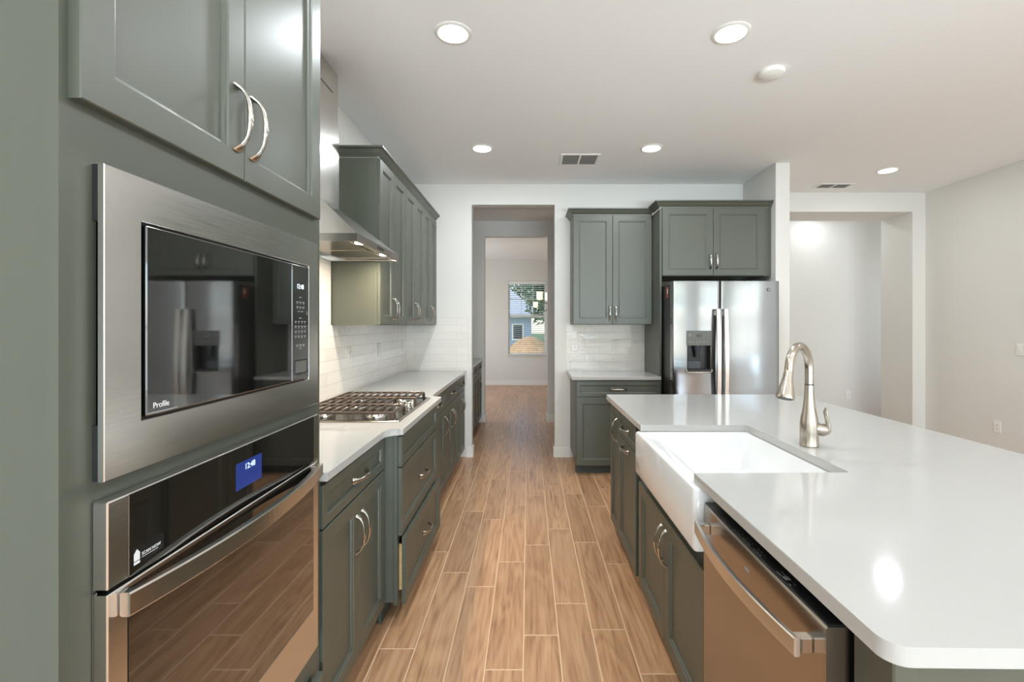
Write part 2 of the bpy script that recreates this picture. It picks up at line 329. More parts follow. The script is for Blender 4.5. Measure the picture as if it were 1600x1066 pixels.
mb = MB(); mb.box(-2.6, WX0, 11.16, 11.28, 0, H); mb.box(WX1, 2.6, 11.16, 11.28, 0, H); mb.box(WX0, WX1, 11.16, 11.28, 0, WZ0); mb.box(WX0, WX1, 11.16, 11.28, WZ1, H)
struct(mb.build('wall_dining_far', 'wall_paint'))
# back wall opened for the added patio sliders
mb = MB(); mb.box(-1.43, -0.85, -4.4, -4.26, 0, H); mb.box(3.55, 4.65, -4.4, -4.26, 0, H); mb.box(-0.85, 3.55, -4.4, -4.26, 2.42, H)
struct(mb.build('wall_back', 'wall_paint'))
# unseen sliders, added to supply daylight and reflections
d = thing('door_1', 'wide white unseen patio slider added behind the kitchen for daylight', 'door', (1.35, -4.33, 0)); d['kind'] = 'structure'
mb = MB()
for i in range(5): mb.box(-0.85+i*1.09, -0.79+i*1.09, -4.36, -4.30, 0.0, 2.42, 0.004)
mb.box(-0.85, 3.55, -4.36, -4.30, 0, 0.07); mb.box(-0.85, 3.55, -4.36, -4.30, 2.35, 2.42); mb.build('door_frame', 'trim_paint', d, wc=True)
B(-0.8, 3.5, -4.335, -4.329, 0.07, 2.35).build('glass_pane', 'window_glass', d, wc=True)
# baseboards
def baseboard(name, segs):
    mb = MB()
    for x0, x1, y0, y1 in segs:
        mb.box(x0, x1, y0, y1, 0, 0.098); mb.box(x0+(0.004 if x1-x0 < 0.03 else 0), x1-(0.004 if x1-x0 < 0.03 else 0), y0+(0.004 if y1-y0 < 0.03 else 0), y1-(0.004 if y1-y0 < 0.03 else 0), 0.098, 0.112)
    return struct(mb.build(name, 'trim_paint'))
T = 0.014
baseboard('baseboard_far', [(-0.66, -0.604+T, 5.08-T, 5.08), (0.286-T, 0.452, 5.08-T, 5.08)])
baseboard('baseboard_opening', [(-0.604, -0.604+T, 5.08, 5.2), (0.286-T, 0.286, 5.08, 5.2)])
baseboard('baseboard_middle', [(0.285-T, 1.3, 6.9-T, 6.9), (0.285-T, 0.285, 6.9, 7.02), (-0.632, -0.632+T, 6.9-T, 7.02), (-0.66, -0.632, 6.9-T, 6.9)])
baseboard('baseboard_dining', [(-2.6, 2.6, 11.16-T, 11.16), (-2.6, -2.6+T, 7.02, 11.146), (2.6-T, 2.6, 7.02, 11.146)])
baseboard('baseboard_right', [(4.53-T, 4.53, -4.26, 5.4), (4.384, 4.53-T, 5.4-T, 5.4), (4.384-T, 4.384, 5.4-T, 5.88), (2.438, 2.438+T, 4.407-T, 5.88), (2.305-T, 2.438+T, 4.407-T, 4.407)])
baseboard('baseboard_foyer', [(2.305, 5.98, 6.6-T, 6.6)])
baseboard('baseboard_left', [(-1.306, -1.306+T, -4.26, 0.68)])
# backsplashes
mb = MB(); mb.box(-1.306, -1.298, 1.56, 5.08, 0.93, 1.415); mb.box(-1.306, -1.298, 1.56, 3.119, 1.415, 1.9)
struct(mb.build('trim_1', 'subway_tile_y'), 'white glossy subway tile backsplash behind the cooktop')
mb = MB(); mb.box(-1.298, -0.64, 5.072, 5.08, 0.93, 1.41); mb.box(-0.976, -0.64, 5.072, 5.08, 1.41, 1.511)
struct(mb.build('trim_2', 'subway_tile_x'), 'white subway tile beside the doorway')
struct(B(0.412, 1.247, 5.072, 5.08, 0.93, 1.42).build('trim_3', 'subway_tile_x'), 'white subway tile left of the fridge')
# dining window
wd = thing('window_1', 'white double hung dining window with grids', 'window', (0, 11.2, WZ0)); wd['kind'] = 'structure'
mb = MB(); mb.plate_hole(WX0, WX1, WZ0, WZ1, WX0+0.04, WX1-0.04, WZ0+0.04, WZ1-0.04, 11.21, 11.26)
mb.box(WX0+0.04, WX1-0.04, 11.215, 11.25, 1.60, 1.65)
for i in (1, 2):
    xx = WX0+0.04+(WX1-WX0-0.08)*i/3; mb.box(xx-0.008, xx+0.008, 11.222, 11.24, 1.65, WZ1-0.04)
mb.box(WX0+0.04, WX1-0.04, 11.222, 11.24, 2.02, 2.036)
mb.build('window_frame', 'trim_paint', wd, wc=True)
B(WX0+0.04, WX1-0.04, 11.23, 11.234, WZ0+0.04, WZ1-0.04).build('glass_pane', 'window_glass', wd, wc=True)
mb = MB(); mb.box(WX0-0.03, WX1+0.03, 11.13, 11.2, WZ0-0.02, WZ0, 0.003)
mb.build('window_sill', 'trim_paint', wd, wc=True)
bl = thing('window_blind', 'white slatted blind hanging open in the dining window', 'blind', ((WX0+WX1)/2, 11.185, WZ1))
B(WX0+0.006, WX1-0.006, 11.16, 11.205, WZ1-0.075, WZ1-0.003, 0.003).build('headrail', 'blind_white', bl, wc=True)
mb = MB(); nsl = 34
for i in range(nsl):
    z = WZ0+0.06+(WZ1-WZ0-0.16)*i/(nsl-1); a = math.radians(15)
    mb.loft([[(X, 11.187-0.024*math.cos(a), z+0.024*math.sin(a)), (X, 11.187, z+0.003), (X, 11.187+0.024*math.cos(a), z-0.024*math.sin(a)), (X, 11.187, z+0.0005)] for X in (WX0+0.01, WX1-0.01)])
mb.build('slats', 'blind_white', bl, wc=True)
mb = MB(); mb.box(WX0+0.01, WX1-0.01, 11.165, 11.2, WZ0+0.012, WZ0+0.035, 0.003); mb.build('bottom_rail', 'blind_white', bl, wc=True)
mb = MB()
for X in (WX0+0.15, WX1-0.15): mb.box(X-0.0015, X+0.0015, 11.161, 11.163, WZ0+0.03, WZ1-0.07)
mb.build('ladder_cord', 'blind_white', bl, wc=True)

# ------------------------------------------------------------------ handle pull (shared mesh)
def half(): return [(-0.079, 0.0, 0.0105, 0.007), (-0.0755, -0.006, 0.0095, 0.0055), (-0.068, -0.0145, 0.0068, 0.0042), (-0.058, -0.0215, 0.0056, 0.0036), (-0.045, -0.027, 0.0052, 0.0038), (-0.03, -0.0305, 0.0058, 0.0045), (-0.017, -0.0322, 0.0066, 0.0052), (-0.012, -0.0326, 0.0058, 0.0045), (-0.007, -0.0328, 0.0068, 0.0054), (0, -0.033, 0.0070, 0.0056)]
hh = half(); hp = hh + [(-a, b_, c, e_) for a, b_, c, e_ in reversed(hh[:-1])]
_h = MB().sweep([(a, b_, 0) for a, b_, c, e_ in hp], [(c, e_) for a, b_, c, e_ in hp], 10).build('handle', 'satin_nickel', smooth=True)
HANDLE = _h.data; HANDLE.transform(Matrix.Diagonal((0.93, 0.98, 1.25, 1))); bpy.data.objects.remove(_h)
def handle(parent, x, y, z, vertical=False):
    o = bpy.data.objects.new('handle', HANDLE); C.objects.link(o); o.parent = parent; o.location = (x, y, z)
    if vertical: o.rotation_euler = (0, PI/2, 0)
    return o

# ------------------------------------------------------------------ cabinets
YF = -0.020                     # door front plane in cabinet space
TOP = 0.899
def carcass_base(root, w, depth, z1=TOP, toe=True, rails=(0.735,), mull=None, fw=0.038, back=True):
    mb = MB(); p = 0.016
    mb.box(0.0, p, 0.018, depth, 0.1, z1); mb.box(w-p, w, 0.018, depth, 0.1, z1)
    mb.box(p, w-p, 0.018, depth, 0.1, 0.1+p); mb.box(p, w-p, depth-0.008, depth, 0.1+p, z1)
    mb.build('body', 'cabinet_paint', root)
    mb = MB()
    mb.box(0.0005, fw, 0, 0.018, 0.1, z1, 0.0008); mb.box(w-fw, w-0.0005, 0, 0.018, 0.1, z1, 0.0008)
    mb.box(fw, w-fw, 0, 0.018, z1-0.034, z1); mb.box(fw, w-fw, 0, 0.018, 0.1, 0.14)
    for r_ in rails: mb.box(fw, w-fw, 0, 0.018, r_-0.016, r_+0.016)
    mb.build('face_frame', 'cabinet_paint', root)
    if toe: B(0.001, w-0.001, 0.07, 0.088, 0, 0.1).build('toe_kick', 'toe_kick_paint', root)
ZT, ZD = 0.884, 0.7375          # top of drawer fronts, division between drawer and door
def drawer_front(root, x0, x1, z0, z1, pull=True, y=YF, st=0.034, hz=None):
    o = MB().door(x0, x1, z0, z1, y, st=st).build('drawer', 'cabinet_paint', root)
    if pull: handle(o, (x0+x1)/2, y, hz if hz else (z0+z1)/2)
    return o
def door_front(root, x0, x1, z0, z1, hx=None, hz=None, vert=True, y=YF, st=0.058):
    o = MB().door(x0, x1, z0, z1, y, st=st).build('door', 'cabinet_paint', root)
    if hx is not None: handle(o, hx, y, hz, vert)
    return o
def base_cabinet(label, loc, rz, w, depth, kind='pair', group=None, m0=0.003, m1=0.003, hflip=False):
    t = thing('base_cabinet', label, 'cabinet', loc, rz, group)
    carcass_base(t, w, depth)
    a, b_ = m0, w-m1; c = (a+b_)/2
    drawer_front(t, a, b_, ZD+0.0035, ZT, hz=0.812)
    if kind == 'pair':
        door_front(t, a, c-0.0015, 0.095, ZD-0.0035, c-0.03, 0.59); door_front(t, c+0.0015, b_, 0.095, ZD-0.0035, c+0.03, 0.59)
    elif kind == 'pullout':
        door_front(t, a, b_, 0.095, ZD-0.0035, c, 0.699, False)
    else:
        door_front(t, a, b_, 0.095, ZD-0.0035, (a+0.03) if hflip else (b_-0.03), 0.60)
    return t
L = -0.695; R90 = PI/2
LG = 'green base cabinets along the left wall'
base_cabinet('green base cabinet with a drawer over two doors, between oven tower and cooktop', (L, 1.557, 0), R90, 0.678, 0.605, group=LG)
base_cabinet('green base cabinet just past the cooktop bump-out and mostly hidden behind it', (L, 3.20, 0), R90, 0.664, 0.605, 'single', group=LG)
base_cabinet('green two-door base cabinet in the middle of the run beyond the cooktop', (L, 3.866, 0), R90, 0.706, 0.605, group=LG)
base_cabinet('green two-door base cabinet ending at the doorway wall', (L, 4.574, 0), R90, 0.50, 0.605, group=LG, m1=0.02)
base_cabinet('nearer green base cabinet inside the pantry passage', (L, 5.215, 0), R90, 1.00, 0.605, group='pantry passage cabinets')
base_cabinet('farther green base cabinet inside the pantry passage, against its end wall', (L, 6.218, 0), R90, 0.68, 0.605, group='pantry passage cabinets', m1=0.03)
# cooktop cabinet, bumped out, its bottom drawer a little open
t = thing('drawer_cabinet', 'green three-drawer cabinet bumped out under the cooktop, bottom drawer slightly open', 'cabinet', (-0.618, 2.238, 0), R90, LG)
w_ = 0.955
mb = MB(); mb.box(0.004, 0.02, 0.018, 0.682, 0.1, TOP); mb.box(w_-0.02, w_-0.004, 0.018, 0.682, 0.1, TOP); mb.box(0.02, w_-0.02, 0.018, 0.682, 0.1, 0.116); mb.box(0.02, w_-0.02, 0.674, 0.682, 0.116, TOP)
mb.build('body', 'cabinet_paint', t)
mb = MB(); mb.box(0, 0.036, 0, 0.018, 0.09, TOP, 0.001); mb.box(w_-0.06, w_, 0, 0.018, 0.09, TOP, 0.001); mb.box(0.036, w_-0.06, 0, 0.018, 0.865, TOP); mb.box(0.036, w_-0.06, 0, 0.018, 0.725, 0.75); mb.box(0.036, w_-0.06, 0, 0.018, 0.40, 0.425)
mb.build('face_frame', 'cabinet_paint', t)
B(0.001, w_-0.001, 0.075, 0.09, 0, 0.1).build('toe_kick', 'toe_kick_paint', t)
drawer_front(t, 0.012, 0.89, 0.742, ZT, False)
drawer_front(t, 0.012, 0.89, 0.4135, 0.735, st=0.05, hz=0.576)
o = drawer_front(t, 0.012, 0.89, 0.088, 0.4065, y=YF-0.018, st=0.05, hz=0.262)
mb = MB()
for a, b_ in ((0.042, 0.054), (0.84, 0.852)): mb.box(a, b_, YF-0.004, 0.5, 0.14, 0.36)
mb.box(0.054, 0.84, YF-0.004, 0.5, 0.145, 0.155); mb.box(0.054, 0.84, 0.488, 0.5, 0.155, 0.36)
mb.build('drawer_box', 'drawer_wood', o)
# island cabinets
IX = 0.585; IG = 'green island cabinets'; RM = -PI/2
def island_base(label, ymax, w, kind, m0, m1, hflip=False, drawer=True):
    t = thing('island_cabinet', label, 'cabinet', (IX, ymax, 0), RM, IG)
    carcass_base(t, w, 0.6, rails=(0.735,) if drawer else ())
    a, b_ = m0, w-m1
    if drawer:
        drawer_front(t, a, b_, ZD+0.0035, ZT, hz=0.812); door_front(t, a, b_, 0.095, ZD-0.0035, (a+b_)/2, 0.699, False)
    else: door_front(t, a, b_, 0.095, ZT, b_-0.03, 0.75, st=0.05)
    return t
island_base('narrow full-height single-door cabinet at the far end of the island', 3.245, 0.278, 'single', 0.003, 0.003, drawer=False)
island_base('island cabinet with one drawer above one door, both with level pulls', 2.966, 0.50, 'pullout', 0.003, 0.02)
t = thing('sink_cabinet', 'green two-door cabinet under the white farmhouse sink', 'cabinet', (IX, 2.464, 0), RM, IG)
w_ = 0.945
mb = MB(); mb.box(0, 0.016, 0.018, 0.6, 0.1, 0.66); mb.box(w_-0.016, w_, 0.018, 0.6, 0.1, 0.66); mb.box(0.016, w_-0.016, 0.018, 0.6, 0.1, 0.116); mb.box(0.016, w_-0.016, 0.592, 0.6, 0.116, 0.66); mb.build('body', 'cabinet_paint', t)
mb = MB(); mb.box(0, 0.038, 0, 0.018, 0.1, 0.69); mb.box(w_-0.038, w_, 0, 0.018, 0.1, 0.69); mb.box(0.038, w_-0.038, 0, 0.018, 0.6, 0.69); mb.box(0.038, w_-0.038, 0, 0.018, 0.1, 0.14); mb.build('face_frame', 'toe_kick_paint', t)
B(0.001, w_-0.001, 0.07, 0.088, 0, 0.1).build('toe_kick', 'toe_kick_paint', t)
c_ = 0.499
door_front(t, 0.045, c_-0.0015, 0.095, 0.618, c_-0.03, 0.502); door_front(t, c_+0.0015, w_-0.005, 0.095, 0.618, c_+0.03, 0.502)
# island end / back panels
t = thing('island_end_cladding', 'green finished end and back panelling of the island nearest the camera', 'panel', (1.1, 0.78, 0), 0)
mb = MB(); mb.box(0.596, 0.64, 0.772, 0.868, 0.0, TOP, 0.003); mb.build('corner_post', 'cabinet_paint', t, wc=True)
mb = MB(); mb.box(0.64, 1.46, 0.777, 0.797, 0.0, TOP); mb.box(1.46, 1.5, 0.772, 0.868, 0.0, TOP, 0.003); mb.build('end_panel', 'cabinet_paint', t, wc=True)
mb = MB(); mb.box(0.62, 1.496, 3.249, 3.267, 0.0, TOP); mb.build('far_panel', 'cabinet_paint', t, wc=True)
mb = MB(); mb.box(1.478, 1.496, 0.868, 3.245, 0.0, TOP); mb.build('back_panel', 'cabinet_paint', t, wc=True)
# far wall base cabinet beside the fridge
t = base_cabinet('green single-door base cabinet against the far wall, left of the fridge', (0.452, 4.465, 0), 0, 0.795, 0.605, 'single', group='far wall cabinets')
# upper cabinets
def upper(label, loc, rz, w, depth, z0, z1, group, m0=0.003, m1=0.003, hz=None):
    t = thing('wall_cabinet', label, 'cabinet', loc, rz, group)
    mb = MB(); mb.box(0, w, 0.018, depth, z0, z1); mb.build('body', 'cabinet_paint', t)
    mb = MB(); mb.box(-0.0005 if False else 0, w, 0, 0.018, z0-0.001, z1, 0.001); mb.build('face_frame', 'cabinet_paint', t)
    a, b_ = m0, w-m1; c = (a+b_)/2; hz = hz or z0+0.115
    door_front(t, a, c-0.0015, z0+0.003, z1-0.004, c-0.03, hz); door_front(t, c+0.0015, b_, z0+0.003, z1-0.004, c+0.03, hz)
    return t
UG = 'green wall cabinets above the left counter'
upper('green two-door wall cabinet next to the range hood, nearest of its row', (-0.998, 3.132, 0), R90, 0.665, 0.307, 1.415, 2.522, UG)
upper('green two-door wall cabinet in the middle of the left row', (-0.998, 3.798, 0), R90, 0.675, 0.307, 1.415, 2.522, UG)
upper('green two-door wall cabinet in the corner, farthest of the left row', (-0.998, 4.474, 0), R90, 0.598, 0.307, 1.415, 2.522, UG, m1=0.012)
upper('tall green two-door wall cabinet left of the fridge on the far wall', (0.452, 4.77, 0), 0, 0.794, 0.305, 1.42, 2.52, 'far wall cabinets')
t = upper('short green two-door cabinet above the fridge', (1.268, 4.49, 0), 0, 1.035, 0.585, 1.88, 2.525, 'far wall cabinets', m1=0.075, hz=2.02)
o = B(1.248, 1.2665, 4.487, 5.068, 0, 2.515, 0.001).build('cabinet_end_panel', 'cabinet_paint'); recentre(o, (1.257, 4.78, 0)); tag(o, 'tall thin green end panel standing between fridge and far wall cabinets', 'panel')
# crowns
def crown(name, label, P, z0, hgt=0.062, pr=0.052):
    prof = [(0.0, 0.0), (0.10, 0.0), (0.12, 0.14), (0.22, 0.22), (0.45, 0.42), (0.7, 0.72), (0.86, 0.80), (0.98, 0.82), (1.0, 1.0), (0.0, 1.0)]
    cols = [P(pd*pr) for pd, pz in prof]
    nb = len(cols[0]); loops = [[(cols[k][j][0], cols[k][j][1], z0+prof[k][1]*hgt) for k in range(len(prof))] for j in range(nb)]
    o = MB().loft(loops).build(name, 'cabinet_paint'); recentre(o, (loops[1][0][0], loops[1][0][1], z0)); tag(o, label, 'crown moulding', 'cabinet crown mouldings'); return o
crown('crown_moulding', 'green crown moulding along the tops of the left wall cabinets', lambda d: [(-1.30, 3.13-d), (-0.996+d, 3.13-d), (-0.996+d, 5.075)], 2.523)
crown('crown_moulding', 'green crown moulding on the tall cabinet left of the fridge', lambda d: [(0.453-d, 5.075), (0.453-d, 4.768-d), (1.246, 4.768-d)], 2.521)
crown('crown_moulding', 'green crown moulding on the cabinet above the fridge', lambda d: [(1.247-d, 4.71), (1.247-d, 4.488-d), (2.302, 4.488-d)], 2.526)
# oven tower
t = thing('oven_tower_cabinet', 'tall green cabinet in the left foreground holding microwave and oven', 'cabinet', (-0.684, 0.69, 0), R90)
mb = MB(); W = 0.863
mb.box(0.007, 0.024, 0.022, 0.617, 0, 2.58); mb.box(W-0.02, W-0.001, 0.022, 0.617, 0, 2.58); mb.box(0.02, W-0.02, 0.022, 0.617, 2.56, 2.58); mb.box(0.02, W-0.02, 0.61, 0.617, 0.1, 2.56)
for z in (0.385, 1.142, 1.70): mb.box(0.02, W-0.02, 0.022, 0.61, z-0.009+0.009, z+0.016)
mb.build('body', 'cabinet_paint', t)
mb = MB(); mb.box(0, 0.06, 0, 0.022, 0.0, 2.58); mb.box(W-0.06, W, 0, 0.022, 0.0, 2.58)
for z0, z1 in ((0.0, 0.1), (0.31, 0.42), (1.13, 1.18), (1.66, 1.77), (2.5, 2.58)): mb.box(0.06, W-0.06, 0, 0.022, z0, z1)
mb.build('face_frame', 'cabinet_paint', t)
door_front(t, 0.014, 0.4215, 1.753, 2.52, 0.4215-0.03, 1.888, y=-0.019); door_front(t, 0.4245, 0.828, 1.753, 2.52, 0.4245+0.03, 1.888, y=-0.019)
o = MB().door(0.03, 0.828, 0.105, 0.305, -0.028, st=0.034).build('drawer', 'cabinet_paint', t); handle(o, 0.43, -0.028, 0.205)
B(0.06, 0.8, -0.009, 0.4, 0.13, 0.28).build('drawer_box', 'drawer_wood', o)

# ------------------------------------------------------------------ worktops
def slab(poly, z0, z1, bev=0.003, r=None):
    mb = MB(); mb.prism(poly, z0, z1)
    ed = [e_ for e_ in mb.bm.edges if abs(e_.verts[0].co.z-e_.verts[1].co.z) < 1e-6]
    bmesh.ops.bevel(mb.bm, geom=ed, offset=bev, segments=3, profile=0.5, affect='EDGES'); return mb
def arc(cx, cy, r, a0, a1, n=8): return [(cx+r*math.cos(math.radians(a0+(a1-a0)*k/n)), cy+r*math.sin(math.radians(a0+(a1-a0)*k/n))) for k in range(n+1)]
CE, CB = -0.659, -0.584
poly = [(-1.297, 1.556), (CE, 1.556), (CE, 2.15)] + [(CE+0.045*(1-math.cos(a)), 2.15+0.06*math.sin(a)) for a in [PI/2*k/8 for k in range(1, 9)]][:-1] + [(CE+0.05, 2.212)] + arc(CB-0.012, 2.224, 0.012, -90, 0, 4) + arc(CB-0.012, 3.196, 0.012, 0, 90, 4) + [(CE+0.05, 3.208), (CE+0.022, 3.222), (CE+0.004, 3.25), (CE, 3.28), (CE, 5.071), (-1.297, 5.071)]
o = slab(poly, TOP, 0.930).build('countertop', 'quartz'); recentre(o, (-0.98, 3.3, TOP)); tag(o, 'long white quartz worktop on the left run, stepping out around the cooktop', 'countertop', 'white quartz worktops')
o = slab([(-1.30, 5.212), (CE, 5.212), (CE, 6.895), (-1.30, 6.895)], TOP, 0.930).build('countertop', 'quartz'); recentre(o, (-0.98, 6.05, TOP)); tag(o, 'white quartz worktop inside the pantry passage beyond the doorway', 'countertop', 'white quartz worktops')
o = slab([(0.413, 4.432), (1.246, 4.432), (1.246, 5.071), (0.413, 5.071)], TOP, 0.930).build('countertop', 'quartz'); recentre(o, (0.83, 4.75, TOP)); tag(o, 'short white quartz worktop left of the fridge', 'countertop', 'white quartz worktops')
IE = 0.545
poly = arc(IE+0.035, 0.735+0.012, 0.035, 270, 180, 14) + [(IE, 1.554)] + arc(1.05, 1.564, 0.01, -90, 0, 4)[0:0] + [(1.048, 1.554)] + arc(1.048, 1.568, 0.014, -90, 0, 4)[1:] + arc(1.048, 2.278, 0.014, 0, 90, 4) + [(IE, 2.292), (IE, 3.288)] + arc(IE+0.02, 3.29, 0.02, 180, 90, 4) + [(1.86, 3.31), (1.86, 0.69)]
o = slab(poly, TOP, 0.930).build('island_countertop', 'quartz'); recentre(o, (1.2, 2.0, TOP)); tag(o, 'large white veined quartz island worktop cut out around the sink', 'countertop', 'white quartz worktops')

# ------------------------------------------------------------------ farmhouse sink
t = thing('farmhouse_sink', 'white fireclay farmhouse sink with apron front set into the island', 'sink', (0.8, 1.91, 0.69))
SX0, SX1, SY0, SY1, SZ0, SZ1 = 0.523, 1.09, 1.493, 2.32, 0.695, 0.8975
def rr(i, z, r): return rrect(SX0+i, SX1-i, SY0+i, SY1-i, r, z)
inn = lambda k, z, r: rrect(0.598+k, 1.055-k, 1.56+k, 2.275-k, r, z)
mb = MB().loft([rr(0.012, SZ0, 0.01), rr(0.004, SZ0+0.003, 0.014), rr(0, SZ0+0.012, 0.018), rr(0, SZ1-0.012, 0.018), rr(0.004, SZ1-0.003, 0.015), rr(0.012, SZ1, 0.012), inn(-0.012, SZ1, 0.03), inn(-0.003, SZ1-0.004, 0.03), inn(0, SZ1-0.014, 0.03), inn(0.006, 0.73, 0.035), inn(0.02, 0.712, 0.035), inn(0.05, 0.706, 0.03)])
mb.build('basin', 'fireclay', t, wc=True, smooth=True)
mb = MB().lathe(0.83, 1.92, [(0.04, 0.7063), (0.042, 0.709), (0.036, 0.709), (0.03, 0.7068), (0.001, 0.7066)], 24); mb.build('drain', 'satin_nickel', t, wc=True, smooth=True)

# ------------------------------------------------------------------ faucet
fx, fy, fz = 1.128, 1.9, 0.930
t = thing('faucet', 'brushed nickel pull-down kitchen faucet standing behind the island sink', 'faucet', (fx, fy, fz))
MB().lathe(0, 0, [(0.034, 0), (0.035, 0.003), (0.034, 0.006), (0.0335, 0.05), (0.034, 0.085), (0.031, 0.11), (0.024, 0.145), (0.019, 0.185), (0.0168, 0.225), (0.0163, 0.244)], 32).build('body', 'faucet_nickel', t, smooth=True)
dx, dy = Vector((-0.149, -0.12)).normalized(); reach = 0.188; rad = reach/2; ztop = 0.418-0.0155
pts = [(0, 0, 0.244), (0, 0, 0.28), (0, 0, ztop-rad)]
for k in range(1, 19):
    a = PI*k/18*0.955; q = rad*(1-math.cos(a)); pts.append((dx*q, dy*q, ztop-rad+rad*math.sin(a)))
e_ = Vector(pts[-1]); dr = (Vector(pts[-1])-Vector(pts[-2])).normalized(); pts.append(tuple(e_+dr*0.012))
MB().sweep(pts, 0.0155, 20, Vector((dy, -dx, 0))).build('spout', 'faucet_nickel', t, smooth=True)
MB().lathe(0, 0, [(0.0158, 0.243), (0.0168, 0.2445), (0.0168, 0.2475), (0.0158, 0.249)], 28).build('seam_ring', 'slot_dark', t, smooth=True)
e_ = Vector(pts[-1]); sd = (dr + Vector((dx, dy, 0))*0.10).normalized()
hd = [(0.0, 0.0155), (0.004, 0.0165), (0.02, 0.0172), (0.045, 0.021), (0.07, 0.027), (0.09, 0.031), (0.1, 0.0325), (0.104, 0.0315)]
o = MB().sweep([e_+sd*a for a, r_ in hd], [r_ for a, r_ in hd], 24).build('spray_head', 'faucet_nickel', t, smooth=True)
MB().sweep([e_+sd*0.1035, e_+sd*0.1055], 0.026, 20).build('nozzle_face', 'slot_dark', o)
MB().sweep([(0.018, -0.006, 0.072), (0.036, -0.012, 0.069), (0.05, -0.016, 0.066), (0.062, -0.019, 0.064)], [(0.024, 0.024), (0.0255, 0.0255), (0.0245, 0.0245), (0.016, 0.016)], 20).build('valve_hub', 'faucet_nickel', t, smooth=True)
MB().sweep([(0.058, -0.018, 0.05), (0.064, -0.019, 0.062), (0.065, -0.019, 0.085), (0.059, -0.018, 0.115), (0.056, -0.017, 0.14), (0.058, -0.017, 0.156)], [(0.006, 0.006), (0.015, 0.009), (0.013, 0.008), (0.011, 0.0075), (0.014, 0.0075), (0.006, 0.004)], 12, Vector((0, 1, 0))).build('lever', 'satin_nickel', t, smooth=True)

# ------------------------------------------------------------------ dishwasher
t = thing('dishwasher', 'stainless dishwasher with bowed bar handle and top controls, in the island', 'dishwasher', (0.548, 1.487, 0), RM)
Wd = 0.61
def bowed(x0, x1, z0, z1, yf, yb, bow, n=16, bev=0.004):
    mb = MB(); loops = []
    for k in range(n+1):
        u = k/n; x = x0+(x1-x0)*u; y = yf - bow*math.sin(PI*u)
        loops.append([(x, yb, z0), (x, y+bev, z0), (x, y, z0+bev), (x, y, z1-bev), (x, y+bev, z1), (x, yb, z1)])
    return mb.loft(loops)
bowed(0, Wd, 0.115, 0.855, 0.004, 0.048, 0.004).build('door', 'dark_steel', t, smooth=True)
B(0.006, Wd-0.006, 0.05, 0.6, 0.1, 0.85).build('tub', 'black_metal', t)
mb = B(0.001, Wd-0.001, 0.0065, 0.048, 0.8552, 0.859, 0.0008); mb.mi = 1
for x in (0.04, 0.12, 0.135, 0.2, 0.225, 0.25, 0.262, 0.28, 0.31, 0.325, 0.34, 0.42, 0.43, 0.47):
    for dy_ in (0.018, 0.028):
        mb.box(x, x+0.008, dy_-0.006, dy_-0.0044, 0.859, 0.8592)
mb.box(0.44, 0.455, 0.014, 0.026, 0.859, 0.8592)
mb.build('control_strip', ['black_plastic', 'grey_print'], t)
B(0.29, 0.315, -0.0012, 0.002, 0.80, 0.806).build('badge', 'grey_print', t)
def bar_handle(name, parent, x0, x1, z0, z1, ye, bow, th, mt, post_y, pw=0.022, n=36, ex=0.0, door_y=0.0):
    mb = MB(); loops = []
    for k in range(n+1):
        u = k/n; x = x0+(x1-x0)*u; y = ye - bow*(1-(2*u-1)**2)
        loops.append([(x, y+th, z0+0.002), (x, y+th*0.8, z0), (x, y+0.002, z0), (x, y, z0+0.003), (x, y, z1-0.003), (x, y+0.002, z1), (x, y+th*0.8, z1), (x, y+th, z1-0.002)])
    mb.loft(loops); mb.mi = 1
    for a in (x0+ex, x1-pw-ex): mb.box(a, a+pw, ye+0.003, door_y, z0+0.004, z1-0.004, 0.002)
    o = mb.build(name, [mt, 'chrome'], parent)
    return o
bar_handle('door_handle', t, 0.03, Wd-0.035, 0.775, 0.813, -0.036, 0.022, 0.012, 'stainless_horizontal', 0, ex=0.003, door_y=0.003)
B(0.0, Wd, 0.07, 0.085, 0.005, 0.1).build('toe_kick', 'black_metal', t)

# ------------------------------------------------------------------ microwave
t = thing('microwave', 'built-in stainless microwave with black glass door, above the wall oven', 'microwave', (-0.684, 0.742, 1.168), R90)
mb = MB().plate_hole(0, 0.756, 0, 0.501, 0.072, 0.692, 0.083, 0.425, -0.020, -0.010, 0.0012); mb.mi = 1
for z0, z1 in ((0.0, 0.09), (0.41, 0.501)):
    mb.box(0.001, 0.07, -0.010, -0.0005, z0+0.001, z1-0.001); mb.box(0.686, 0.755, -0.010, -0.0005, z0+0.001, z1-0.001)
mb.build('trim_frame', ['stainless', 'black_metal'], t)
B(0.074, 0.690, -0.012, 0.45, 0.03, 0.47).build('body', 'black_metal', t)
g = MB(); g.box(0.078, 0.583, -0.0235, -0.0125, 0.0885, 0.4195, 0.002); g = g.build('door', 'black_glass', t)
text('lettering', 'Profile', 0.0145, 'white_print', g, (0.092, -0.0236, 0.100))
B(0.080, 0.150, -0.0242, -0.0235, 0.0915, 0.0935).build('spec_label', 'grey_print', g)
mb = B(0.5845, 0.686, -0.0235, -0.0125, 0.0885, 0.4195, 0.002); mb.mi = 1
for z, n_ in ((0.326, 1), (0.312, 3), (0.298, 3), (0.285, 2), (0.266, 1), (0.256, 4), (0.242, 4), (0.228, 4), (0.214, 4), (0.188, 3), (0.178, 1)):
    for k in range(n_):
        x = 0.632+(k-(n_-1)/2)*0.0185; ww = 0.005 if n_ == 4 else 0.0065; mb.box(x-ww, x+ww, -0.0238, -0.0234, z, z+0.0022)
        if n_ >= 3: mb.box(x-ww*0.7, x+ww*0.7, -0.0238, -0.0234, z-0.004, z-0.0025)
g = mb.build('control_panel', ['black_glass', 'grey_print'], t)
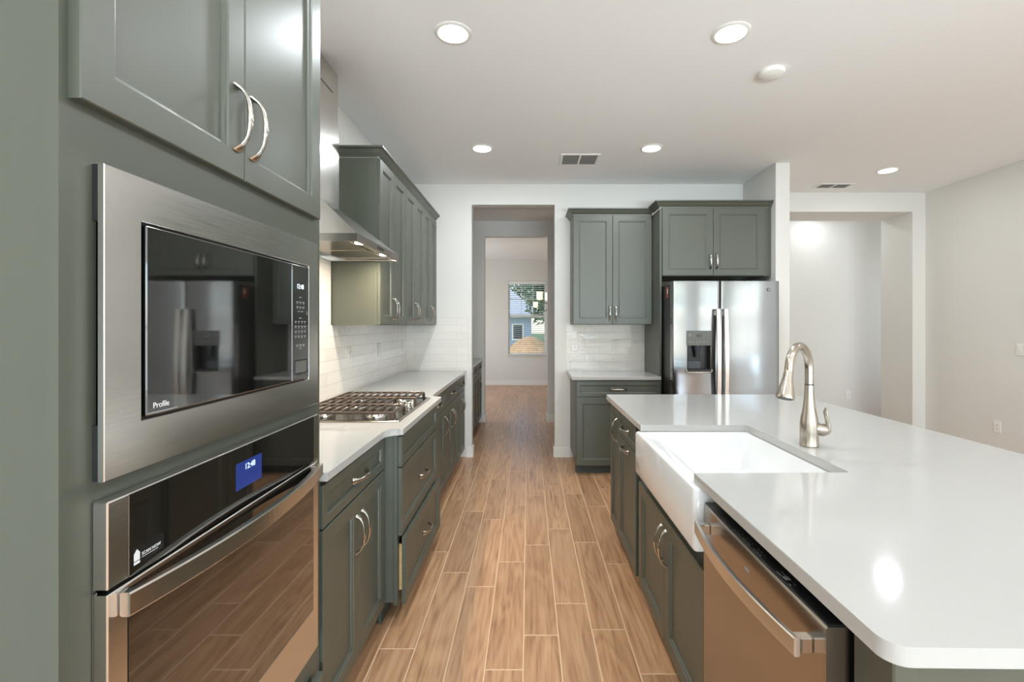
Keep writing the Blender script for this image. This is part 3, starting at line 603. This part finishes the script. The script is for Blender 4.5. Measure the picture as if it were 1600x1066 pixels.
text('clock_digits', '12:48', 0.019, 'clock_white', g, (0.632, -0.0237, 0.352), align='CENTER')
MB().plate_hole(0.598, 0.672, 0.105, 0.147, 0.602, 0.668, 0.109, 0.143, -0.0245, -0.0234, 0.0004).build('open_button', 'black_plastic', g)
B(0.602, 0.668, -0.0242, -0.0234, 0.109, 0.143).build('button_face', 'grey_plastic', g)

# ------------------------------------------------------------------ wall oven
t = thing('wall_oven', 'built-in stainless wall oven with glass door below the microwave', 'oven', (-0.684, 0.742, 0.407), R90)
OW = 0.745
B(0.03, OW-0.03, 0.001, 0.55, 0.01, 0.71).build('body', 'black_metal', t)
o = B(0.0, OW, -0.025, -0.0005, 0.590, 0.729, 0.002).build('control_panel', 'stainless', t)
g = B(0.039, 0.713, -0.0262, -0.0245, 0.5905, 0.728, 0.0006).build('panel_glass', 'black_glass', o)
B(0.325, 0.427, -0.0268, -0.0262, 0.632, 0.693).build('display', 'display_screen', o)
text('clock_digits', '12:48', 0.019, 'clock_blue', o, (0.357, -0.0269, 0.672))
st = B(0.047, 0.113, -0.0266, -0.0262, 0.606, 0.634).build('sticker', 'black_plastic', o); st['label'] = 'small black sticker reading SCAN NOW'
text('lettering', 'SCAN NOW', 0.0075, 'white_print', st, (0.064, -0.0267, 0.616))
mb = MB()
mb.loft([[(x, y, z) for x, z in ((0.048, 0.612), (0.060, 0.612), (0.060, 0.624), (0.054, 0.631), (0.048, 0.624))] for y in (-0.0266, -0.0270)])
mb.box(0.048, 0.060, -0.0270, -0.0266, 0.606, 0.6105); mb.box(0.064, 0.100, -0.0268, -0.0266, 0.6125, 0.6133)
mb.build('house_icon', 'white_print', st)
o = MB().plate_hole(0.0, OW, 0.0, 0.583, 0.039, 0.713, 0.135, 0.572, -0.025, -0.004, 0.002).build('door', 'stainless', t)
B(0.0395, 0.7125, -0.0252, -0.006, 0.1355, 0.5715).build('door_glass', 'black_glass', o)
bar_handle('door_handle', o, 0.02, OW+0.012-0.02, 0.538, 0.577, -0.044, 0.038, 0.017, 'stainless_horizontal', 0, pw=0.02, ex=0.004, door_y=-0.0245)
for a in (0.0, OW-0.006): B(a, a+0.006, -0.0035, -0.001, 0.0, 0.585).build('side_trim', 'chrome', t)

# ------------------------------------------------------------------ cooktop
cx0, cx1, cy0, cy1, cz = -1.205, -0.642, 2.355, 3.132, 0.930
t = thing('cooktop', 'stainless gas cooktop with cast iron grates on the left worktop', 'cooktop', ((cx0+cx1)/2, (cy0+cy1)/2, cz))
mb = MB().loft([rrect(cx0, cx1, cy0, cy1, 0.012, cz+0.0005), rrect(cx0, cx1, cy0, cy1, 0.012, cz+0.004), rrect(cx0+0.006, cx1-0.006, cy0+0.006, cy1-0.006, 0.012, cz+0.009), rrect(cx0+0.02, cx1-0.02, cy0+0.02, cy1-0.02, 0.012, cz+0.0085), rrect(cx0+0.026, cx1-0.026, cy0+0.026, cy1-0.026, 0.012, cz+0.005)])
mb.build('tray', 'dark_steel', t, wc=True, smooth=True)
ycs = [2.50, 2.7435, 2.987]
for bx, by, r_ in ((-1.08, 2.50, 0.032), (-0.80, 2.50, 0.042), (-1.0, 2.7435, 0.052), (-1.08, 2.987, 0.042), (-0.80, 2.987, 0.032)):
    o = MB().lathe(bx, by, [(r_+0.016, cz+0.005), (r_+0.015, cz+0.012), (r_+0.006, cz+0.018), (r_+0.004, cz+0.02), (0.01, cz+0.02)], 28).build('burner', 'stainless', t, wc=True, smooth=True)
    MB().lathe(bx, by, [(r_, cz+0.02), (r_, cz+0.027), (r_-0.004, cz+0.03), (0.005, cz+0.031)], 28).build('burner_cap', 'cast_iron', o, wc=True, smooth=True)
gz = cz+0.048
def bar(mb, a, b_, wdt=0.0055, h=0.009):
    a = Vector(a); b_ = Vector(b_); mb.sweep([a, b_], [(h*0.6, wdt), (h*0.6, wdt)], 8)
def grate(y0, y1, xf, label=None):
    mb = MB(); xb = cx0+0.03; ym = (y0+y1)/2
    for y in (y0, y1): mb.box(xb, xf, y-0.006, y+0.006, gz-0.012, gz, 0.002)
    for x in (xb, xf): mb.box(x-0.006, x+0.006, y0, y1, gz-0.012, gz, 0.002)
    nb = max(3, int(round((xf-xb)/0.046)))
    for k in range(1, nb):
        x = xb+(xf-xb)*k/nb; mb.box(x-0.0042, x+0.0042, y0+0.004, y1-0.004, gz-0.010, gz+0.0005, 0.0015)
    mb.box(xb+0.004, xf-0.004, ym-0.004, ym+0.004, gz-0.016, gz-0.008)
    for x in (xb, xf):
        for y in (y0, y1):
            s_ = 0.004
            mb.loft([[(x-0.006-s_, y-0.006, cz+0.007), (x+0.006+s_, y-0.006, cz+0.007), (x+0.006+s_, y+0.006, cz+0.007), (x-0.006-s_, y+0.006, cz+0.007)], [(x-0.006, y-0.006, gz-0.006), (x+0.006, y-0.006, gz-0.006), (x+0.006, y+0.006, gz-0.006), (x-0.006, y+0.006, gz-0.006)]])
    return mb.build('grate', 'cast_iron', t, wc=True)
grate(2.383, 2.617, -0.684); grate(2.633, 2.855, -0.80); grate(2.871, 3.106, -0.684)
for kx, ky in ((-0.695, 2.66), (-0.752, 2.70), (-0.695, 2.7435), (-0.752, 2.79), (-0.695, 2.83)):
    o = MB().lathe(kx, ky, [(0.020, cz+0.005), (0.020, cz+0.009), (0.016, cz+0.011), (0.0155, cz+0.028), (0.014, cz+0.031), (0.002, cz+0.0312)], 24).build('knob', 'satin_nickel', t, wc=True, smooth=True)
    B(kx-0.014, kx+0.014, ky-0.0025, ky+0.0025, cz+0.031, cz+0.036, 0.001).build('knob_grip', 'satin_nickel', o, wc=True)

# ------------------------------------------------------------------ range hood
hy0, hy1, hx = 2.365, 3.118, -0.853
t = thing('range_hood', 'stainless chimney range hood on the wall above the cooktop', 'range hood', (-1.3, (hy0+hy1)/2, 1.835))
ch = (-1.297, -1.145, 2.60, 2.86)
def rc(x0, x1, y0, y1, z): return [(x0, y0, z), (x1, y0, z), (x1, y1, z), (x0, y1, z)]
mb = MB().loft([rc(-1.297, hx, hy0, hy1, 1.874), rc(-1.297, ch[1]+0.004, ch[2]-0.004, ch[3]+0.004, 2.115), rc(ch[0], ch[1]+0.004, ch[2]-0.004, ch[3]+0.004, 2.13)]); mb.build('canopy', 'stainless', t, wc=True)
mb = MB()
mb.box(-1.297, hx, hy0, hy0+0.01, 1.835, 1.8735); mb.box(-1.297, hx, hy1-0.01, hy1, 1.835, 1.8735); mb.box(hx-0.01, hx, hy0+0.01, hy1-0.01, 1.835, 1.8735); mb.box(-1.297, -1.287, hy0+0.01, hy1-0.01, 1.835, 1.8735)
o = mb.build('rim', 'stainless', t, wc=True)
B(hx-0.001, hx+0.0012, 2.68, 2.80, 1.847, 1.863).build('control_button', 'black_glass', o, wc=True)
mb = MB(); mb.box(-1.287, hx-0.01, hy0+0.01, hy1-0.01, 1.852, 1.862); mb.box(-1.22, -0.93, hy0+0.05, 2.735, 1.847, 1.852, 0.002); mb.box(-1.22, -0.93, 2.75, hy1-0.05, 1.847, 1.852, 0.002)
mb.build('filter_panel', 'dark_steel', t, wc=True)
for y in (2.53, 2.95):
    o = MB().lathe(-0.895, y, [(0.03, 1.852), (0.03, 1.848), (0.026, 1.847), (0.002, 1.847)], 24).build('hood_light', 'hood_lamp', t, wc=True)
    li = bpy.data.lights.new('hood_lamp', 'AREA'); li.shape = 'DISK'; li.size = 0.05; li.energy = 8; li.color = (1, 0.86, 0.68)
    lo = bpy.data.objects.new('hood_lamp', li); lo.location = (-0.895, y, 1.843); C.objects.link(lo)
B(ch[0], ch[1]+0.003, ch[2]-0.003, ch[3]+0.003, 2.13, 2.62, 0.001).build('lower_chimney', 'stainless', t, wc=True)
B(ch[0], ch[1]-0.002, ch[2], ch[3]-0.002, 2.62, H-0.001, 0.001).build('upper_chimney', 'stainless', t, wc=True)
MB().sweep([(-1.144, 2.62, 2.78), (-1.144, 2.78, 2.78)], 0.0015, 6).build('seam', 'slot_dark', t, wc=True)

# ------------------------------------------------------------------ refrigerator
fx0, fx1, fy0, fyb = 1.275, 2.212, 4.17, 5.03
t = thing('refrigerator', 'stainless side-by-side refrigerator with ice and water dispenser', 'refrigerator', (fx0, fy0, 0))
FW = fx1-fx0; FZ = 1.802
B(0.004, FW-0.004, 0.085, fyb-fy0, 0.03, FZ-0.022).build('body', 'fridge_side', t)
mb = MB(); mb.box(0.03, FW-0.03, 0.1, 0.7, 0, 0.03); mb.build('base', 'black_metal', t)
mb = MB(); mb.box(0.01, 0.10, 0.02, 0.16, FZ-0.022, FZ-0.004, 0.003); mb.box(FW-0.10, FW-0.01, 0.02, 0.16, FZ-0.022, FZ-0.004, 0.003); mb.build('hinge_cover', 'grey_plastic', t)
split = 0.418
def curved_door(x0, x1, z0, z1, hole=None):
    mb = MB(); bev = 0.010; bow = 0.007; nx = 14
    xs = sorted(set([x0+(x1-x0)*k/nx for k in range(nx+1)] + ([hole[0], hole[1]] if hole else [])))
    zs = [z0] + ([hole[2], hole[3]] if hole else []) + [z1]
    def yy(x):
        u = (x-x0)/(x1-x0); e_ = min(u, 1-u)*(x1-x0); y = -bow*math.sin(PI*u)
        if e_ < bev: y += 0.006*(1-e_/bev)**2
        return y
    xs = sorted(set(xs+[x0+0.003, x0+0.007, x0+0.011, x1-0.003, x1-0.007, x1-0.011]))
    V = {}
    for i, x in enumerate(xs):
        for j, z in enumerate(zs): V[i, j] = mb.bm.verts.new((x, yy(x), z))
    for i in range(len(xs)-1):
        for j in range(len(zs)-1):
            if hole and xs[i] >= hole[0]-1e-6 and xs[i+1] <= hole[1]+1e-6 and j == 1: continue
            mb._f([V[i, j], V[i+1, j], V[i+1, j+1], V[i, j+1]])
    yb = 0.078; nX = len(xs)-1; nZ = len(zs)-1
    loop = [V[i, 0] for i in range(nX+1)] + [V[nX, j] for j in range(1, nZ+1)] + [V[i, nZ] for i in range(nX-1, -1, -1)] + [V[0, j] for j in range(nZ-1, 0, -1)]
    bk = [mb.bm.verts.new((v.co.x, yb, v.co.z)) for v in loop]
    for a in range(len(loop)): b_ = (a+1) % len(loop); mb._f([loop[a], loop[b_], bk[b_], bk[a]])
    mb._f(bk); return mb
dz0, dz1 = 0.994, 1.365; dxa, dxb = 0.115, 0.342
o = curved_door(0, split-0.004, 0.04, FZ, (dxa+0.008, dxb-0.008, dz0+0.012, dz1-0.008)).build('door', 'fridge_steel', t, smooth=True); o['label'] = 'left freezer door with dispenser'
d1 = o
mb = MB().plate_hole(dxa+0.003, dxb-0.003, 1.235, dz1, dxa+0.03, dxa+0.031, 1.25, 1.251, -0.013, 0.03, 0.0003); mb.mi = 1; mb.box(dxa+0.028, dxa+0.036, -0.0142, -0.0128, 1.318, 1.338)
for k in range(6): mb.box(dxa+0.025+k*0.031, dxa+0.036+k*0.031, -0.0142, -0.0128, 1.262, 1.268)
dd = mb.build('dispenser', ['grey_plastic', 'grey_print'], d1)
mb = MB(); mb.box(dxa+0.008, dxa+0.014, -0.004, 0.07, dz0+0.012, 1.235); mb.box(dxb-0.014, dxb-0.008, -0.004, 0.07, dz0+0.012, 1.235); mb.box(dxa+0.014, dxb-0.014, 0.062, 0.07, dz0+0.012, 1.235); mb.box(dxa+0.014, dxb-0.014, -0.002, 0.062, dz0+0.012, dz0+0.03)
mb.build('dispenser_cavity', 'black_plastic', d1)
mb = MB(); mb.lathe((dxa+dxb)/2-0.005, 0.028, [(0.03, 1.234), (0.028, 1.20), (0.02, 1.185), (0.017, 1.13), (0.014, 1.128)], 20); mb.box(dxa+0.03, dxa+0.15, 0.045, 0.062, dz0+0.03, 1.10, 0.004); mb.build('spigot', 'cavity_plastic', d1, smooth=True)
mb = MB().sweep([(dxa, -0.008, dz0+0.03), (dxa+0.003, -0.01, dz0+0.012), (dxa+0.015, -0.014, dz0+0.004), (dxb-0.015, -0.014, dz0+0.004), (dxb-0.003, -0.01, dz0+0.012), (dxb, -0.008, dz0+0.03)], 0.007, 10); mb.build('drip_tray', 'satin_nickel', d1, smooth=True)
B((dxa+dxb)/2-0.028, (dxa+dxb)/2+0.03, -0.0142, -0.012, 1.308, 1.334).build('display', 'black_glass', dd)
o = curved_door(split+0.004, FW, 0.04, FZ).build('door', 'fridge_steel', t, smooth=True); d2 = o
bd = MB().sweep([(0.842, -0.004, 1.727), (0.842, -0.0095, 1.727)], 0.015, 24).build('badge', 'grey_plastic', d2); text('lettering', 'GE', 0.014, 'white_print', bd, (0.842, -0.0096, 1.722), align='CENTER')
for dpar, x in ((d1, 0.384), (d2, 0.452)):
    mb = MB(); loops = []
    for k in range(17):
        u = k/16; z = 0.62+(1.555-0.62)*u; y = -0.045-0.022*math.sin(PI*u); wd_ = 0.022
        loops.append([(x-wd_, y+0.004, z), (x-wd_+0.006, y-0.003, z), (x+wd_-0.006, y-0.003, z), (x+wd_, y+0.004, z), (x+wd_-0.003, y+0.014, z), (x-wd_+0.003, y+0.014, z)])
    mb.loft(loops); mb.box(x-0.014, x+0.014, -0.04, -0.002, 1.50, 1.54); mb.box(x-0.014, x+0.014, -0.04, -0.002, 0.635, 0.675)
    mb.build('door_handle', 'stainless', dpar, smooth=True)
o = B(0.0025, 0.004, 0.155, 0.20, 1.665, 1.765).build('sticker', 'red_sticker', t); o['label'] = 'red paper sticker on the black fridge side'
B(0.002, 0.0026, 0.160, 0.178, 1.70, 1.745).build('sticker_print', 'white_print', o)

# ------------------------------------------------------------------ ceiling fittings
def can(x, y, label, power=CAN_POWER, r_=0.088):
    t = thing('recessed_light', label, 'ceiling light', (x, y, H), 0, 'round recessed ceiling lights')
    n_ = 40
    MB().lathe(0, 0, [(r_+0.008, 0), (r_+0.008, -0.003), (r_, -0.007), (r_-0.012, -0.007), (r_-0.014, -0.0045)], n_, True, False).build('trim_ring', 'white_plastic', t, smooth=True)
    MB().lathe(0, 0, [(r_-0.012, -0.004), (r_-0.012, -0.008), (r_-0.016, -0.0095), (0.002, -0.0105)], n_).build('diffuser', 'lamp_diffuser', t, smooth=True)
    li = bpy.data.lights.new('recessed_lamp', 'AREA'); li.shape = 'DISK'; li.size = 0.14; li.energy = power; li.color = CAN_COL
    lo = bpy.data.objects.new('recessed_lamp', li); lo.location = (x, y, H-0.014); C.objects.link(lo)
    return t
can(-0.388, 2.45, 'large bright recessed light nearest above the left side of the aisle', 14.5)
can(1.049, 2.45, 'bright recessed light above the island, beside the smoke detector')
can(-0.392, 4.045, 'small-looking recessed light in front of the left wall cabinets', 15)
can(1.053, 4.04, 'recessed light to the right of the air vent, in front of the fridge')
can(3.509, 4.62, 'recessed light over the open area at far right, beside the right vent', 6)
for x, y, s in ((-0.388, 0.85, 'added unseen recessed light above the oven tower'), (1.049, 0.85, 'added unseen recessed light above the near end of the island'), (3.509, 2.4, 'added unseen recessed light over the right side of the room'), (3.509, 0.2, 'added unseen recessed light over the near right side of the room'), (1.0, -1.9, 'added unseen recessed light behind the camera')):  # ceiling lights out of view, added for fill and reflections
    can(x, y, s, 8.5 if x > 3 else (16 if x < 0 else CAN_POWER))
can(3.9, 6.28, 'recessed light in the foyer beyond the passage', 3.5)
t = thing('smoke_detector', 'round white smoke detector on the ceiling above the island', 'smoke detector', (1.45, 2.823, H))
MB().lathe(0, 0, [(0.073, 0), (0.073, -0.012), (0.069, -0.022), (0.05, -0.031), (0.02, -0.034), (0.002, -0.034)], 36).build('cover', 'white_plastic', t, smooth=True)
def vent(x, y, w_, d_, label):
    t = thing('air_vent', label, 'air vent', (x, y, H), 0, 'ceiling air vents')
    mb = MB(); a, b_ = w_/2, d_/2; f = 0.022
    mb.box(-a, a, -b_, -b_+f, -0.008, -0.0005, 0.001); mb.box(-a, a, b_-f, b_, -0.008, -0.0005, 0.001); mb.box(-a, -a+f, -b_+f, b_-f, -0.008, -0.0005); mb.box(a-f, a, -b_+f, b_-f, -0.008, -0.0005); mb.box(-0.008, 0.008, -b_+f, b_-f, -0.008, -0.0005)
    mb.build('frame', 'white_plastic', t)
    B(-a+f, a-f, -b_+f, b_-f, -0.0018, -0.0006).build('duct_opening', 'slot_dark', t)
    mb = MB(); n_ = max(5, int((d_-2*f)/0.016))
    for k in range(n_):
        yy = -b_+f+(d_-2*f)*(k+0.5)/n_
        for x0, x1 in ((-a+f, -0.008), (0.008, a-f)): mb.loft([[(X, yy-0.005, -0.002), (X, yy+0.004, -0.0075), (X, yy+0.005, -0.007), (X, yy-0.004, -0.0018)] for X in (x0, x1)])
    mb.build('louvres', 'vent_dark', t)
vent(0.467, 4.317, 0.35, 0.28, 'white two-panel air vent in the kitchen ceiling')
vent(3.307, 5.13, 0.36, 0.17, 'slim air vent at far right, near the passage wall')

# ------------------------------------------------------------------ outlets and switches
def outlet(loc, rz, label, kind='outlet', gangs=1):
    t = thing('wall_outlet' if kind == 'outlet' else 'light_switch', label, 'outlet' if kind == 'outlet' else 'switch', loc, rz, 'white wall outlets' if kind == 'outlet' else None)
    w_ = 0.036+0.023*(gangs-1)
    B(-w_, w_, -0.006, -0.0003, -0.058, 0.058, 0.002).build('plate', 'white_plastic', t)
    for g_ in range(gangs):
        x = (g_-(gangs-1)/2)*0.046
        if kind == 'outlet':
            o = B(x-0.0165, x+0.0165, -0.008, -0.006, -0.034, 0.034, 0.0008).build('socket', 'white_plastic', t)
            mb = MB()
            for z in (0.017, -0.017): mb.box(x-0.008, x-0.006, -0.0085, -0.0078, z-0.005, z+0.005); mb.box(x+0.006, x+0.008, -0.0085, -0.0078, z-0.005, z+0.005); mb.box(x-0.002, x+0.002, -0.0085, -0.0078, z-0.013, z-0.009)
            mb.build('slots', 'slot_dark', o)
        else:
            B(x-0.0165, x+0.0165, -0.010, -0.006, -0.033, 0.033, 0.0015).build('rocker', 'white_plastic', t)
    return t
XW = -1.2975
outlet((XW, 3.43, 1.20), R90, 'white outlet on the left tile backsplash, nearest to the cooktop')
outlet((XW, 4.13, 1.20), R90, 'white outlet in the middle of the left tile backsplash')
outlet((XW, 4.91, 1.20), R90, 'white outlet on the left tile backsplash next to the corner')
outlet((0.50, 5.0715, 1.197), 0, 'white outlet on the far tile backsplash, beside the doorway edge')
outlet((0.93, 5.0715, 1.197), 0, 'white outlet on the far tile backsplash, nearer the fridge')
outlet((4.5295, 4.567, 0.434), -R90, 'white outlet low on the right wall')
outlet((4.46, 6.5995, 0.445), 0, 'white outlet low on the foyer wall seen through the passage')
outlet((4.5295, 4.33, 1.19), -R90, 'white double switch plate on the right wall at the picture edge', 'switch', 2)

# ------------------------------------------------------------------ dining chandelier
chx, chy = 0.50, 9.0
t = thing('chandelier', 'bronze chandelier with lit cream glass shades in the dining room', 'chandelier', (chx, chy, H))
MB().lathe(0, 0, [(0.06, 0), (0.06, -0.015), (0.02, -0.03), (0.006, -0.032)], 20).build('canopy', 'black_metal', t, smooth=True)
MB().sweep([(0, 0, -0.03), (0, 0, -1.15)], 0.008, 10).build('stem', 'black_metal', t, smooth=True)
MB().lathe(0, 0, [(0.008, -0.9), (0.03, -0.95), (0.018, -1.0), (0.03, -1.12), (0.008, -1.2)], 16).build('hub', 'black_metal', t, smooth=True)
for k, (ang, rr_, zz) in enumerate([(185, 0.28, -1.0), (113, 0.28, -1.0), (41, 0.28, -1.0), (329, 0.28, -1.0), (257, 0.20, -1.0), (170, 0.36, -1.14), (265, 0.26, -1.14), (20, 0.36, -1.14)]):
    a = math.radians(ang); c_, s_ = math.cos(a), math.sin(a)
    o = MB().sweep([(0, 0, zz-0.05), (c_*rr_*0.5, s_*rr_*0.5, zz-0.10), (c_*rr_*0.9, s_*rr_*0.9, zz-0.08), (c_*rr_, s_*rr_, zz-0.04)], 0.007, 8).build('arm', 'black_metal', t, smooth=True)
    hgt = 0.15 if zz > -1.1 else 0.10; rad_ = 0.058 if zz > -1.1 else 0.045
    MB().lathe(c_*rr_, s_*rr_, [(0.02, zz-0.04), (rad_*0.8, zz-0.03), (rad_, zz-0.01), (rad_, zz-0.03+hgt), (rad_-0.006, zz-0.03+hgt), (rad_-0.006, zz-0.01), (0.01, zz-0.025)], 20).build('lamp_shade', 'shade_glass', o, smooth=True)

# ------------------------------------------------------------------ outdoors beyond the dining window
struct(B(-12, 12, -14, -4.42, -0.12, -0.02).build('ground', 'grout'), 'concrete patio slab')
struct(B(-40, 40, 11.6, 90, -0.3, -0.2).build('ground', 'lawn'))
t = thing('neighbour_house', 'pale blue house with light grey roof across the street', 'house', (-3.5, 30, -0.2))
mb = MB(); mb.box(-9, 0.2, 28, 38, -0.2, 2.0); mb.build('wall', 'siding', t, wc=True)
MB().loft([rc(-9.5, 0.7, 27.5, 38.5, 1.95), rc(-9.5, 0.7, 27.5, 38.5, 2.1), rc(-6.5, -2.6, 33, 33.2, 5.0)]).build('roof', 'shingles', t, wc=True)
mb = MB().plate_hole(-0.95, -0.25, 0.5, 1.5, -0.87, -0.33, 0.58, 1.42, 27.95, 27.999); o = mb.build('window', 'trim_paint', t, wc=True); B(-0.87, -0.33, 27.97, 27.999, 0.58, 1.42).build('pane', 'black_glass', o, wc=True)
def tree(x, y, zc, r_, n_, label, seed):
    random.seed(seed); t = thing('tree', label, 'tree', (x, y, -0.2), 0, 'trees outside the dining window')
    MB().sweep([(0, 0, 0), (0.1, 0, zc*0.4), (0, 0.1, zc)], [0.22, 0.16, 0.06], 10).build('trunk', 'bark', t, smooth=True)
    mb = MB(); cl = [(random.gauss(0, 0.45)*r_, random.gauss(0, 0.4)*r_, zc+random.gauss(0, 0.35)*r_) for _ in range(14)]
    for _ in range(n_):
        c_ = random.choice(cl); d_ = Vector([random.gauss(0, 1) for _ in range(3)]).normalized()*r_*0.42*random.random()**0.4
        p = Vector(c_)+d_; u = Vector([random.gauss(0, 1) for _ in range(3)]).normalized(); v = u.orthogonal().normalized(); s_ = 0.09+random.random()*0.1
        mb._f([mb.bm.verts.new(q) for q in (p-u*s_, p+v*s_*0.5, p+u*s_, p-v*s_*0.5)])
    o = mb.build('crown', 'leaf', t); return t
tree(1.9, 22, 3.4, 1.9, 5200, 'leafy green tree right of the neighbour house outside', 11)
tree(-0.8, 44, 4.8, 3.4, 4200, 'tall distant green tree rising behind the neighbour house roof', 12)
t = MB().loft([[(0.1+r_*1.5*math.cos(a), 24+r_*1.0*math.sin(a), z) for a in [2*PI*k/24 for k in range(24)]] for r_, z in ((1.0, -0.2), (0.8, 0.15), (0.5, 0.55), (0.2, 0.78), (0.03, 0.85))]).build('sand_mound', 'sand', smooth=True); recentre(t, (0.1, 24, -0.2)); tag(t, 'low orange-tan mound of sand on the lawn outside the window', 'sand mound')
